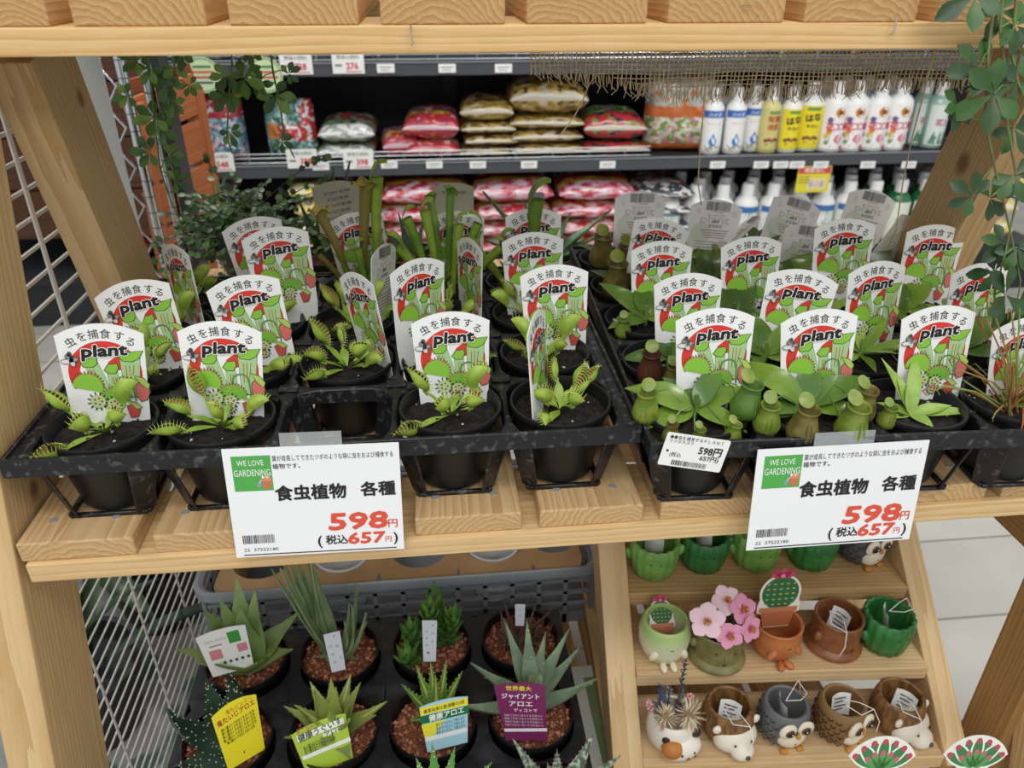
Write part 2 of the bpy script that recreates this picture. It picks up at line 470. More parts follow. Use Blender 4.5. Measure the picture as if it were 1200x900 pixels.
# burlap strip over the upper shelf
BU = thing('burlap_strip', 'frayed brown burlap strip hanging under the upper shelf', 'fabric', at_y(890, 58, .2))
bo = BU.location.copy()
mb = MB(); mb.use(N2('#b39a74', '#d3bf9a', 300, rough=.95))
pL = at_y(622, 56, .2); pR = at_y(1160, 52, .2); bl = at_y(880, 103, .2).z; ztop = H - .003
nx = 104
def bpt(u, z): # gentle waves
    return V((pL.x + (pR.x - pL.x) * u, .198 + .006 * math.sin(u * 17) * (ztop - z) / .05 , z))
def bot(u): return bl + .016 * max(0, .3 - u) / .3 + .003 * math.sin(u * 9 + 1) + .006 * max(0, u - .75) / .25
for i in range(nx + 1):
    u = i / nx; zb = bot(u) - random.uniform(.003, .008); j = random.uniform(-.0012, .0012)
    mb.tube([bpt(u, ztop + .002) - bo, bpt(u, (ztop + zb) / 2) - bo, bpt(u, zb) - bo + V((j, -.001, 0))], random.uniform(.0005, .0008), 4, False)
for k in range(16):
    z = ztop - k * .0036
    us = [i / 40 for i in range(41) if z > bot(i / 40) + .001]
    if len(us) > 2: mb.tube([bpt(u, z) - bo + V((0, random.uniform(-.0006, .0006), random.uniform(-.0005, .0005))) for u in us], .00062, 4, False)
mb.build('weave', BU)
mb = MB(); mb.use(C('#c9b594', .95))
for i in range(260):
    u = random.random(); p = bpt(u, bot(u)) - bo; l = random.uniform(.004, .013); a = random.uniform(-1, 1)
    mb.tube([p + V((0, 0, .002)), p + V((a * l * .3, random.uniform(-.003, .001), -l * .6)), p + V((a * l * .8, random.uniform(-.004, .001), -l))], .0004, 3, False)
tag(mb.build('fringe', BU), None, None, kind='stuff')
def twine(pts, y0, y1):
    tw = MB(); tw.use(C('#b9a27c', .95)); n = len(pts); tw.tube([at_y(p[0], p[1], y0 + (y1 - y0) * i / (n - 1)) - bo for i, p in enumerate(pts)], .0006, 4); tw.build('twine', BU)
twine([(700, 86), (690, 100), (683, 118), (672, 138), (655, 160)], .19, .19)
twine([(888, 0), (850, 12), (836, 30), (830, 70), (825, 120), (820, 180), (818, 215), (822, 240)], .095, .2)
twine([(1120, 0), (1100, 45), (1085, 100), (1068, 165), (1058, 215), (1050, 270), (1040, 292)], .095, .2)

# ================================================================ black shelving behind
GY, GX0, GX1 = 1.9, -1.35, 2.45
GON = thing('shop_shelving', 'black metal shop shelving unit with grey shelf edges', 'shelving', (.55, GY, FLOOR))
go = V(GON.location)
BLK = C('#101113', .55); STRIP = C('#4a4d52', .4); WIRE = C('#c9ccce', .25, .9)
def gbox(name, c, d, m, bev=0):
    mb = MB(); mb.use(m).box(V(c) - go, d); return mb.build(name, GON)
ZS1, ZS0, ZB = -.144, .142, -.46
gbox('back_panel', ((GX0 + GX1) / 2, GY + .47, .1), (GX1 - GX0, .02, 1.44), BLK)
for x in (GX0, -.5, .42, 1.3, 2.0): gbox('upright', (x, GY + .445, .1), (.05, .03, 1.44), N2('#17181a', '#060606', 60, .45, .55))
for z in (ZS1, ZS0): 
    gbox('shelf_deck', ((GX0 + GX1) / 2, GY + .23, z - .012), (GX1 - GX0, .44, .02), C('#2b2d30', .5))
    mb = MB(); mb.use(STRIP).box((0, .004, z - .0165 - go.z), (GX1 - GX0, .012, .037)); mb.use(C('#8d9196', .3)).box((0, -.003, z + .001 - go.z), (GX1 - GX0, .004, .003))
    mb.build('price_rail', GON)
    mb = MB(); mb.use(WIRE)
    for zz in (.008, .022, .034): mb.tube([(GX0 - go.x, .006, z + zz - go.z), (GX1 - go.x if z == ZS0 else .48, .006, z + zz - go.z)], .0016, 5)
    x = GX0 - go.x
    while x < (1.9 if z == ZS0 else .48): mb.tube([(x, .006, z - go.z), (x, .006, z + .034 - go.z)], .0016, 5); x += .115
    mb.build('wire_guard', GON)
gbox('base_deck', ((GX0 + GX1) / 2, GY + .2, ZB - .01), (GX1 - GX0, .5, .02), C('#2b2d30', .5))
gbox('kick_plate', ((GX0 + GX1) / 2, GY - .03, (ZB + FLOOR) / 2 - .01), (GX1 - GX0, .02, ZB - FLOOR - .02), C('#26282b', .5))

def shelf_tag(px, py, w, h, kind, label, txt=None, y=GY - .0065):
    c = at_y(px, py, y); nm = 'price_tag'
    t = thing(nm, label, 'price tag', c, 0, 'price tags on the black shelf edges')
    mb = MB(); mb.use(C('#f2f2ee', .5)); mb.box((0, 0, 0), (w, .0012, h)); o = mb.build('card', t)
    p = Print()
    if kind == 0:
        p.line(-w * .35, h * .1, w * .35, h * .12, h * .12, '#9a9a98'); p.line(-w * .3, -h * .2, w * .2, -h * .2, h * .1, '#b0b0ae')
    else:
        p.text('野菜の肥料', 0, h * .27, h * .2, '#55555a', width=w * .7); p.text(txt, w * .12, -h * .15, h * .42, '#d23a3c', bold=.03); p.line(-w * .42, -h * .1, -w * .2, -h * .1, h * .12, '#8a8a8a')
        p.line(-w * .1, -h * .4, w * .4, -h * .4, h * .06, '#d88')
    mb = MB(); p.put(mb, lambda u, v, l: V((u, -.0007 - l * 2, v))); mb.build('print', t)
    return t
for i, px in enumerate((452, 525, 590, 918)): pass
for i, px in enumerate((452, 524, 590)): shelf_tag(px, 80, .05, .024, 0, f'small white price tag on the upper black shelf edge, {ORD[i]} small one from left')
lows = [376, 456, 509, 560, 620, 712, 841, 892, 915, 934, 962, 1017, 1065]
for i, px in enumerate(lows): shelf_tag(px, 193 if i else 195, .05, .022, 0, f'small white price tag on the middle black shelf edge, {i + 1} of thirteen counted from left')
for (px, py, s, l) in ((158, 76, '398', 'white price card at left end of upper black shelf'), (347, 75, '728', 'white price card reading 728 on upper black shelf'), (408, 74, '276', 'white price card reading 276 on upper black shelf'),
                       (256, 190, '548', 'white price card below the blue and red bag'), (354, 186, '398', 'white price card below the teal bag'), (420, 187, '398', 'white price card below the silver-fronted bags')):
    shelf_tag(px, py, .09, .056, 1, l, s)
for i, px in enumerate((238, 311)):
    c = at_y(px, 88, GY - .012); t = thing('round_shelf_sign', ('left' if i == 0 else 'right') + ' round pale green sign hanging from the upper black shelf', 'sign', c, 0, 'round green shelf signs')
    mb = MB(); mb.use(C('#cfe3b4', .5)); mb.M = Matrix.Rotation(PI / 2, 4, 'X'); mb.lathe([(.048, -.001), (.048, .001), (0, .001)], 28); mb.build('disc', t)
    p = Print(); p.ring(0, 0, .042, .045, '#6aa05a')
    for k, wd in enumerate((.05, .066, .07, .05)): p.line(-wd / 2, .022 - k * .014, wd / 2, .022 - k * .014, .006, ['#4a7a48', '#d0604a', '#c8504a', '#555555'][k])
    mb = MB(); p.put(mb, lambda u, v, l: V((u, -.0012 - l * 2, v))); mb.build('print', t)

# ---- fertiliser bags
def bandpat(bands, specks):
    """bands: (upper v, colour index); specks: list of (threshold low, high, colour, v0, v1) on the noise"""
    def fn(u, v, h, h2):
        for lo_, hi_, c_, v0, v1 in specks:
            if lo_ < (h if c_ % 2 else h2) < hi_ and v0 <= v < v1: return c_
        for vv, c_ in bands:
            if v < vv: return c_
        return bands[-1][1]
    return fn
BAGP = {
    'blue_red': (['#5d8797', '#b93a48', '#dbe4e8', '#8c2c40', '#d9b6c2', '#9fc0cc'], lambda u, v, h, g: (2 if h > .34 and .7 < v < .9 else 1) if v > .66 else (4 if h > .3 else (2 if g > .28 else (5 if g < -.2 else (3 if h < -.36 else (1 if v < .1 else 0)))))),
    'teal': (['#4d8886', '#c2343c', '#dfe8e4', '#d98a3a', '#9cc0b4', '#2f5f5c'], lambda u, v, h, g: (2 if g > .2 else 1) if (.34 < v < .62 and u > .3) or (u > .78 and v > .6) else (3 if (u - .2) ** 2 + (v - .5) ** 2 < .018 else (2 if h > .36 else (4 if g > .1 else (5 if g < -.28 else 0))))),
    'silver_green': (['#a3a8a4', '#55804a', '#b93a40', '#e6e6e2', '#3c463f', '#8a9a6a'], lambda u, v, h, g: (3 if g > -.05 else 0) if v < .2 else (2 if .38 < v < .58 and g > -.1 else (1 if h > .12 else (4 if h < -.28 else (5 if g > .15 else 0))))),
    'red_purple': (['#b43440', '#8a82b0', '#d0b944', '#d3b6bc', '#a02a48', '#e07a3a'], lambda u, v, h, g: 2 if .3 < v + .06 * g < .38 else ((3 if v < .07 else (4 if g > .1 else 0)) if v < .16 else (1 if .48 < v < .64 and g > -.1 else (3 if h > .32 else (4 if h < -.25 or v > .82 else (5 if g > .3 else 0)))))),
    'gold': (['#93752f', '#6a2c44', '#b9b09c', '#4a3c24', '#b89c54', '#9c5550'], lambda u, v, h, g: (2 if v < .1 or g > .25 else (4 if g > -.05 else (3 if h > .05 else 0))) if v < .22 else ((2 if (u - .28) ** 2 + (v - .42) ** 2 * .6 < .006 else (5 if h > .22 and .3 < v < .55 else (3 if g < -.22 else (4 if g > .2 else 0)))) if v < .6 else (1 if h > -.12 else (5 if g > .1 else 3)))),
    'veg_green': (['#5f4a6e', '#6f963e', '#b5373c', '#c9c0b0', '#37303a', '#9a7fae'], lambda u, v, h, g: (3 if v < .06 else (4 if h > .25 else (1 if g > .3 else 2))) if v < .34 else (1 if .36 < v < .56 and g > -.2 else (5 if .5 < v < .64 else (3 if h > .34 else (0 if g > -.1 else 4))))),
    'orange': (['#cc6c2e', '#bdb8ae', '#dcd6c4', '#7f964a', '#c97f8c', '#8a8a86'], lambda u, v, h, g: (5 if h > .3 else (0 if h < -.36 else 1)) if v > .6 else (0 if v > .46 or v < .12 else (3 if g > .08 else (4 if h > .15 else (1 if g < -.3 else 2))))),
    'pink_red': (['#b82f3c', '#cf8a9a', '#dcc6ca', '#cfa636', '#8490bc', '#8f2838'], lambda u, v, h, g: (2 if g > .14 else (1 if g > -.16 else 0)) if v < .24 else (3 if .26 < v + .04 * g < .33 else (0 if v < .42 else ((4 if g > 0 else 2) if .5 < v < .62 else (2 if h > .2 else (1 if g > .06 else (5 if h < -.25 else 0))))))),
    'yellow_orange': (['#d2a63a', '#cc4640', '#e8dec8', '#dccb4a', '#bf8090', '#7a9a4a'], lambda u, v, h, g: (2 if g > .1 else 1) if .4 < v < .58 else ((3 if g > 0 else 2) if v < .24 else (5 if h > .25 else (4 if g < -.25 else (3 if v > .7 else 0))))),
    'white_violet': (['#cdcdcf', '#8a82ac', '#e6e6e6', '#55615c', '#a9b0b2', '#6a7a76'], lambda u, v, h, g: 1 if h > .2 else (2 if g > -.02 else ((3 if h < 0 else 5) if v < .34 else (4 if g > -.25 else 0)))),
    'grey_mix': (['#7d7d80', '#a8484f', '#d6d2d0', '#3d4448', '#b8a6a8', '#55585c'], lambda u, v, h, g: (2 if g > .1 else 3) if v < .26 else (1 if h > .2 else (2 if g > .16 else (3 if g < -.18 else (5 if h < -.2 else 4))))),
}
_bag = {}
def bag_mesh(kind, w, d, h, seed, lying):
    cols, fn = BAGP[kind]
    mb = MB()
    for c in cols: mb.use(C(c, .32, coat=.6))
    rr = seed * 7.3
    def surf(u, v, sgn):
        a, b = (-math.cos(PI * u), -math.cos(PI * v)) if lying else (2 * u - 1, 2 * v - 1)
        e = (max(0, 1 - a ** 4) ** .5) * (max(0, 1 - b ** 4) ** .5)
        n = noise.noise(V((a * 2.2 + rr, b * 2.2, sgn * 3))) * .22 + noise.noise(V((a * 6 + rr, b * 6, sgn * 3))) * .09
        k = .5 * e * (1 + n)
        wob = 1 + .05 * noise.noise(V((a * 1.5, b * 1.5, rr)))
        if lying:  # v runs from the front edge over the top to the back
            return V((a * w / 2 * wob, b * d / 2 * wob, h * (.42 + (k * 1.02 if sgn > 0 else -k * .82))))
        return V((a * w / 2 * wob * (1 - .08 * (v > .9)), -sgn * d * k, h * (v * .98 + .01)))
    def mf(u, v):
        asp = w / max(d if lying else h, .01)
        q = noise.noise(V((u * 9 * asp + rr, v * 10, 5.0))) + .4 * noise.noise(V((u * 19 * asp, v * 19 + rr, 1.0)))
        g = noise.noise(V((u * 13 * asp - rr, v * 15, 9.0))) + .35 * noise.noise(V((u * 26 * asp, v * 26 + rr, 4.0)))
        return fn(u, v, q, g)
    nu, nv = 56, 44
    n0 = len(mb.v)
    mb.grid(lambda u, v: surf(u, v, 1), nu, nv, mf)
    n1 = len(mb.f)
    mb.grid(lambda u, v: surf(u, v, -1), nu, nv, lambda u, v: mf(u, .16 + v * .6))
    mb.f[n1:] = [tuple(reversed(f)) for f in mb.f[n1:]]
    return mb
def bag(kind, c, w, d, h, label, lying=True, rz=0.0, seed=1, group=None, name='fertilizer_bag'):
    o = bag_mesh(kind, w, d, h, seed, lying).build(name, None, 60)
    o.location = c; o.rotation_euler = (0, 0, rz)
    return tag(o, label, 'bag', group)
def X_at(px, y, z_px=185): return at_y(px, z_px, y).x
def stack(kind, px0, px1, tops, z, y, label, d=.24, seed=1, jitter=.01, group=None, hs=None):
    x0, x1 = X_at(px0, y), X_at(px1, y); zz = z
    for i, hh in enumerate(tops):
        pos = 'bottom bag' if i == 0 else ('top bag' if i == len(tops) - 1 else f'{ORD[i]} bag up')
        bag(kind, ((x0 + x1) / 2 + random.uniform(-jitter, jitter), y + d / 2, zz), (x1 - x0) * random.uniform(.96, 1.02), d, hh * 1.1, label.replace('BAG', pos), True, random.uniform(-.06, .06), seed + i, group)
        zz += hh
yb = GY + .03
bag('blue_red', (X_at(259, yb + .05), yb + .07, ZS1), X_at(292, yb) - X_at(226, yb), .1, .2, 'upright blue and red bag standing at left of middle black shelf', False, .06, 3)
bag('teal', (X_at(345, yb + .05), yb + .07, ZS1), X_at(374, yb) - X_at(316, yb), .1, .18, 'upright teal bag with red panel on middle black shelf', False, -.1, 4)
stack('silver_green', 373, 441, [.05, .065], ZS1, yb, 'silver and green plastic bag, BAG of the pair beside the teal bag', seed=5)
bag('red_purple', (X_at(468, yb), yb + .1, ZS1), X_at(490, yb) - X_at(446, yb), .16, .085, 'small red and purple bag sitting alone low on middle black shelf', True, .1, 8)
stack('red_purple', 473, 538, [.055, .08], ZS1, yb, 'red and purple plastic bag, BAG of the two-bag heap', seed=11)
stack('gold', 541, 603, [.035, .036, .037, .062], ZS1, yb, 'gold plastic bag, BAG of the narrower golden stack', seed=14)
stack('gold', 598, 686, [.04, .042, .042, .1], ZS1, yb, 'gold plastic bag, BAG of the taller golden stack', seed=19)
stack('veg_green', 683, 758, [.042, .085], ZS1, yb, 'purple and green plastic bag, BAG of the pair beside the orange bag', seed=25)
bag('orange', (X_at(793, yb + .05), yb + .08, ZS1), X_at(832, yb) - X_at(754, yb), .12, .245, 'tall orange bag with grey top standing beside the white bottles', False, -.08, 27)
yl = GY + .0
stack('yellow_orange', 330, 400, [.07, .07, .065, .05], ZB, yl, 'yellow and red bag, BAG of the lower shelf stack behind the wire vine', d=.3, seed=31)
stack('pink_red', 436, 547, [.06, .055, .058, .075], ZB, yl, 'big pink and red fertiliser bag, BAG of the left lower stack', d=.34, seed=36)
stack('pink_red', 552, 652, [.06, .055, .058, .075], ZB, yl, 'big pink and red fertiliser bag, BAG of the middle lower stack', d=.34, seed=41)
stack('pink_red', 655, 748, [.06, .055, .055, .07], ZB, yl, 'big pink and red fertiliser bag, BAG of the right lower stack', d=.34, seed=46)
stack('grey_mix', 752, 822, [.06, .055, .05, .06], ZB, yl, 'grey and red bag, BAG of the lower stack beside the white bottles', d=.32, seed=51)
stack('white_violet', 180, 250, [.06, .06, .06, .06], ZB, yl, 'white and violet bag, BAG of the lower stack behind the brown plant rack', d=.3, seed=56)
stack('pink_red', 60, 135, [.08, .08, .08], ZB, yl, 'pink bag, BAG of the lower stack seen through the white wire grid', d=.3, seed=61)
stack('white_violet', 1125, 1165, [.08, .08, .08, .07], ZB, yl, 'white and violet bag, BAG of the stack behind the right strut', d=.3, seed=66)
stack('yellow_orange', 1168, 1215, [.08, .08, .08, .09], ZB, yl, 'yellow and orange bag, BAG of the stack behind the hanging right vine', d=.3, seed=71)
for i, (px, k, l) in enumerate(((187, 'white_violet', 'white bag at left of the upper black shelf'), (232, 'silver_green', 'white and green bag beside the first round sign on the upper shelf'), (276, 'white_violet', 'pale bag between the round green signs on the upper shelf'), (318, 'white_violet', 'white bag above the second round green sign'), (425, 'white_violet', 'slim white bag beside the 276 price card'),
                            (945, 'yellow_orange', 'yellow bag seen through the burlap on the upper shelf'), (1030, 'yellow_orange', 'orange bag seen through right half of the burlap'), (885, 'white_violet', 'white bag seen through left half of the burlap'), (1070, 'white_violet', 'violet and white bag at right end behind the burlap'))):
    bag(k, (X_at(px, yb, 75), yb + .08, ZS0), .105, .1, .09 if px < 500 else .16, l, False, 0, 70 + i, None, 'goods_bag')

# ---- bottles
def wrap(print_, mb, r, z0, a0=-PI / 2):
    print_.put(mb, lambda u, v, l: V(((r + l * 3) * math.cos(a0 + u / r), (r + l * 3) * math.sin(a0 + u / r), z0 + v)), .0001)
def tess(pr):  # split wide polygons so that they follow the curve
    return pr
def make_bottle(kind):
    r, h = (.033, .2) if kind in ('drop', 'pale', 'yellow') else (.041, .215)
    if kind == 'big_yellow': r, h = .041, .212
    if kind == 'clear': r, h = .037, .205
    bodyc = {'pale': C('#d9cf8a', .3), 'yellow': C('#f2f0e8', .35), 'big_yellow': C('#f4f2ea', .35), 'clear': C('#9fc0b0', .15, coat=.5), 'green': C('#1f6a3a', .15, coat=.6)}.get(kind, C('#f1f1ee', .35))
    root = thing(kind + '_bottle', 'bottle', 'bottle'); root.name = 'garden_bottle'
    mb = MB(); mb.use(bodyc)
    hb = h * .8
    mb.lathe([(0, 0), (r * .9, 0), (r, .004), (r, hb * .84), (r * .95, hb * .9), (r * .72, hb * .97), (r * .42, hb * 1.02), (r * .4, hb * 1.03)], 28)
    mb.build('body', root, 50)
    mb = MB(); mb.use(C('#f6f6f4', .35) if kind != 'green' else C('#f4f4f2', .4))
    mb.lathe([(r * .5, hb * 1.0), (r * .5, h * .965), (r * .42, h), (0, h)], 20); mb.build('cap', root, 50)
    p = Print(); W = r * 2.4
    nb = {'drop': ['#f4f4f2'], 'pale': ['#d8cc84'], 'yellow': ['#f2df2e'], 'big_yellow': ['#f2df2e'], 'flower': ['#f6f4f2'], 'clear': ['#dfe8e2'], 'green': ['#e8ead8'], 'plain': ['#e9efe9']}[kind]
    N = 16
    def band(v0, v1, col, ly=1, w=W):
        for i in range(N): p.rect(-w / 2 + w * i / N, v0, -w / 2 + w * (i + 1) / N, v1, col, ly)
    hz = hb * .84
    band(.012, hz, nb[0])
    rr = random.Random(3)
    if kind == 'drop':
        band(hz * .84, hz, '#3a6fbe', 2); p.text('ハイポ', 0, hz * .9, .014, '#e9eef6', 3, bold=.03)
        p.text('ストレート', 0, hz * .7, .009, '#c9557a', 3, width=W * .5); p.oval(0, hz * .3, .012, .014, '#2e7fd0', 3); p.poly([(-.009, hz * .34), (0, hz * .5), (.009, hz * .34)], '#2e7fd0', 3); p.line(-.02, hz * .6, .02, hz * .62, .006, '#d98aa0', 2)
        for i in range(20): p.oval(rr.uniform(-.034, .034), rr.uniform(.014, .026), .003, .003, rr.choice(['#8fae5a', '#c98aa0', '#7a9a5a']), 3, n=6)
    elif kind in ('pale', 'yellow', 'big_yellow'):
        ty = '#8a5a3a' if kind == 'pale' else '#2a2a20'
        if kind == 'pale': p.text('有機', 0, hz * .78, .022, '#c0563a', 3, bold=.03); p.text('液肥', 0, hz * .6, .02, '#c0563a', 3, bold=.03)
        else: p.text('はな', 0, hz * .74, .026, ty, 3, bold=.04, rot=8); p.text('やさい', 0, hz * .56, .013, ty, 3, bold=.03)
        band(hz * .9, hz * .97, '#6a9a4a', 2, W * .45)
        p.line(-.018, hz * .45, .018, hz * .45, .005, '#c98a2a', 3)
        for i in range(5): p.oval(-.02 + i * .01, hz * .3 + .003 * (i % 2), .006, .006, ['#7a4a3a', '#8a3a4a', '#a8683a'][i % 3], 3, n=8)
        p.oval(0, hz * .2, .02, .007, '#6a7a3a', 2)
    elif kind == 'flower':
        p.text('花工場', 0, hz * .55, .026, '#d5344a', 4, bold=.035); p.oval(0, hz * .7, .026, .007, '#5f9ad8', 2)
        for (x, y, s, c) in ((0, .86, .016, '#d98a2a'), (0, .86, .008, '#6a3a1a'), (-.028, .7, .009, '#6a5a9a'), (.03, .74, .008, '#e0b040'), (-.026, .46, .009, '#e8842a'), (-.034, .36, .008, '#e2c03a'), (.006, .3, .014, '#e4788a'), (.006, .3, .006, '#f0b8bc'), (.032, .38, .008, '#5a78b8'), (.026, .1, .009, '#c03a4a'), (-.03, .22, .007, '#7a9a6a')):
            p.oval(x, hz * y, s, s, c, 3 if s > .006 else 4, n=10)
        for i in range(14): x = rr.uniform(-.034, .02); y = hz * rr.uniform(.1, .32); p.line(x, y, x + rr.uniform(-.006, .006), y + .012, .0016, '#7f9f86', 2)
        p.line(-.012, hz * .42, .014, hz * .42, .006, '#e79aa6', 3)
    elif kind == 'clear':
        p.text('花工', 0, hz * .6, .022, '#c04a5a', 3, bold=.03)
        for i in range(14): x = rr.uniform(-.03, .03); p.line(x, .016, x + rr.uniform(-.008, .008), hz * rr.uniform(.2, .42), .004, '#4a8a6a', 2)
    elif kind == 'green':
        p.oval(0, hz * .3, .02, .016, '#7aa050', 3); p.text('活力', 0, hz * .55, .02, '#3a6a3a', 3, bold=.02)
    else:
        band(hz * .86, hz, '#3f74b8', 2)
        for i in range(26): x = rr.uniform(-.04, .04); y = rr.uniform(.02, hz * .8); p.line(x, y, x + rr.uniform(-.01, .01), y + .016, .0022, rr.choice(['#4a8a6a', '#c98aa6', '#8fae9a']), 2)
    mb = MB(); wrap(p, mb, r + .0002, 0); mb.build('label', root, 40)
    return root
proto = {}
def bottle(kind, x, y, z, label, group=None, rz=0):
    if kind not in proto: proto[kind] = o = make_bottle(kind); o.location = (x, y, z); o['label'] = label
    else: o = dup(proto[kind], (x, y, z), None, label)
    if group: o['group'] = group
    o.rotation_euler = (0, 0, rz)
    return o
yb = GY + .055
GB = 'liquid fertiliser bottles on the middle black shelf'
front = [('drop', 837, 0), ('drop', 863, 0), ('drop', 884, .03), ('pale', 903, 0), ('yellow', 927, 0), ('big_yellow', 949, .02), ('flower', 977, 0), ('flower', 1001, .0), ('flower', 1027, 0), ('flower', 1051, 0), ('clear', 1078, .06), ('clear', 1096, .02)]
nm = {'drop': 'blue-banded white bottle', 'pale': 'pale yellow clear bottle', 'yellow': 'slim yellow-labelled white bottle', 'big_yellow': 'big yellow-labelled white bottle', 'flower': 'white flower-printed bottle', 'clear': 'pale green translucent bottle'}
cnt = {}
for k, px, dy in front:
    y = yb + dy; x = at_y(px - 3, 150, y).x; n = cnt[k] = cnt.get(k, 0) + 1
    tot = sum(1 for f in front if f[0] == k)
    bottle(k, x, y, ZS1, f'{nm[k]} at front of the middle black shelf' + (f', {ORD[n - 1]} of {["", "one", "two", "three", "four"][tot]} from left' if tot > 1 else ''), GB, random.uniform(-.12, .12))
for i, px in enumerate((840, 858, 882, 906, 930, 962, 985, 1010, 1035)):
    y = yb + .115; bottle('drop' if i < 4 else ('yellow' if i < 5 else 'flower'), at_y(px - 2, 140, y).x, y, ZS1, f'white-capped bottle in second row of middle black shelf, {ORD[i]} from left', GB)
GL = 'white bottles crowded on the lower black shelf'
rr = random.Random(21)
cw = cg = 0
for row in range(3):
    for k in range(11):
        y = GY + .05 + row * .09 + rr.uniform(-.006, .006); x = 1.12 + .045 * (row % 2) + k * .09 + rr.uniform(-.004, .004); green = x > 1.86 or (row == 2 and x > 1.75)
        if green: cg += 1; bottle('green', x, y, ZB, f'white-capped green bottle on lower black shelf, {ORD[row]} row, {ORD[k]} along', GL)
        else: cw += 1; bottle('plain', x, y, ZB, f'white bottle on lower black shelf, {ORD[row]} row, {ORD[k]} along', GL)
c = at_y(953, 210, GY - .004)
t = thing('yellow_shelf_sign', 'yellow and red sales sign hanging above the lower white bottles', 'sign', c)
mb = MB(); mb.use(C('#e6d92e', .5)).box((0, 0, 0), (.112, .0016, .085)); mb.build('card', t)
p = Print(); p.rect(-.054, .018, .054, .04, '#d64a4a'); p.text('病害虫に', 0, .029, .018, '#f0e0d0', 3, bold=.02); p.rect(-.02, -.034, .045, .004, '#e8dca0', 2)
for i in range(3): p.line(-.05, .008 - i * .009, -.012, .008 - i * .009, .003, '#8a8a2a', 2)
for i, cc in enumerate(('#c8b0c0', '#e0c0c8', '#b8b0c0')): p.oval(-.006 + i * .018, -.016, .007, .012, cc, 3, n=10)
mb = MB(); p.put(mb, lambda u, v, l: V((u, -.0009 - l * 2, v))); mb.build('print', t)

# ================================================================ things behind on the left
# white wire grids
def wire_grid(name, label, x, y0, y1, z0, z1, dz, dy, r, tilt=0.0):
    t = thing(name, label, 'wire grid', (x, y0, z0)); mb = MB(); mb.use(C('#d9d6ce', .4))
    z = 0.0
    while z <= z1 - z0 + 1e-6: mb.tube([(tilt * z, 0, z), (tilt * z, y1 - y0, z)], r, 6); z += dz
    mb.build('cross_wires', t); mb = MB(); mb.use(C('#d9d6ce', .4))
    y = .0
    while y <= y1 - y0 + 1e-6: mb.tube([(r * 1.9, y, 0), (tilt * (z1 - z0) + r * 1.9, y, z1 - z0)], r * 1.15, 6); y += dy
    mb.build('upright_wires', t)
    return t
wire_grid('wire_grid', 'white wire grid panel seen between the left post and strut', -.075, .12, .43, -.06, .33, .0285, .1, .0024)
wire_grid('wire_grid', 'white close-wired grid panel below the shelf at left', -.056, .0, .95, FLOOR, -.075, .0195, .125, .0013)
# chrome rack poles
t = thing('chrome_rack', 'chrome wire rack upright beside the left strut', 'rack', (-.09, .75, FLOOR))
CHR = C('#c9cdd0', .12, 1)
for i, (dx, dy, r) in enumerate(((-.012, 0, .0075), (.012, .03, .0075))):
    mb = MB(); mb.use(CHR).tube([(dx, dy, 0), (dx, dy, 1.15)], r, 16); z = .02
    mb.use(C('#8a8d90', .2, 1))
    while z < 1.1: mb.tube([(dx, dy, z), (dx, dy, z + .002)], r + .0006, 16); z += .025
    mb.build('pole', t, 40)
mb = MB(); mb.use(CHR)
pts = [(-.034 + .01 * (-1) ** i, -.0, .02 + i * .03) for i in range(37)]
mb.tube(pts, .0022, 6); mb.tube([(-.046, 0, 0), (-.046, 0, 1.12)], .003, 8); mb.build('side_ladder', t, 40)
mb = MB(); mb.use(C('#2f3236', .4)).box((.03, .045, .55), (.012, .05, 1.12)); mb.build('dark_edge', t)
t = thing('clear_panel', 'pale translucent plastic panel behind the left strut', 'panel', (-.11, .6, -.1))
mb = MB(); mb.use(C('#b9bcb8', .4)).box((.0, 0, .25), (.075, .004, .56)); mb.build('sheet', t)
# brown wooden plant rack
TER = wood('#b26c42', '#99552f'); 
t = thing('brown_plant_rack', 'orange-brown stained wooden plant rack leaning behind the left vine', 'rack', (-.14, 1.0, FLOOR))
o0 = V(t.location)
pa, pb = at_y(157, 120, 1.0), at_y(187, 330, 1.0)
board('upright', (pb.x - o0.x, .0, 0), (pa.x - o0.x + .003, 0, pa.z - FLOOR), .024, .03, (1, 0, 0), t, TER)
pc, pd = at_y(226, 104, 1.1), at_y(262, 330, 1.1)
board('upright', (pd.x - o0.x, .1, 0), (pc.x - o0.x, .1, pc.z - FLOOR), .03, .034, (1, 0, 0), t, TER)
for i in range(5):
    z0 = .78 - i * .082
    board('slat', (pa.x - o0.x - .012, -.005, z0 - .012), (pc.x - o0.x + .01, .095, z0 + .022), .07, .012, (0, 0, 1), t, TER)
board('top_slat', (pa.x - o0.x - .03, .012, .815), (pc.x - o0.x + .0, .11, .838), .03, .012, (0, 0, 1), t, wood('#8a4a2a', '#6a3418'))
mb = MB(); mb.use(C('#3a2a22', .5))
for z in (.74, .66, .58, .5): mb.ell((pa.x - o0.x + .004, -.017, z), (.0055, .002, .0055), 10, 5)
mb.build('screw', t)
# dark brown boards and pots glimpsed through the upper grid
t = thing('brown_storage_box', 'dark brown wooden box behind the white wire grid', 'box', (-.78, 1.5, FLOOR))
for i in range(4): board('plank', (-.25, 0, .46 + i * .125), (.45, 0, .46 + i * .125), .12, .02, (0, 0, 1), t, wood('#5a3824', '#3c2416'))
for x in (-.24, .44): board('post', (x, .03, 0), (x, .03, .9), .04, .04, (1, 0, 0), t, wood('#5a3824', '#3c2416'))

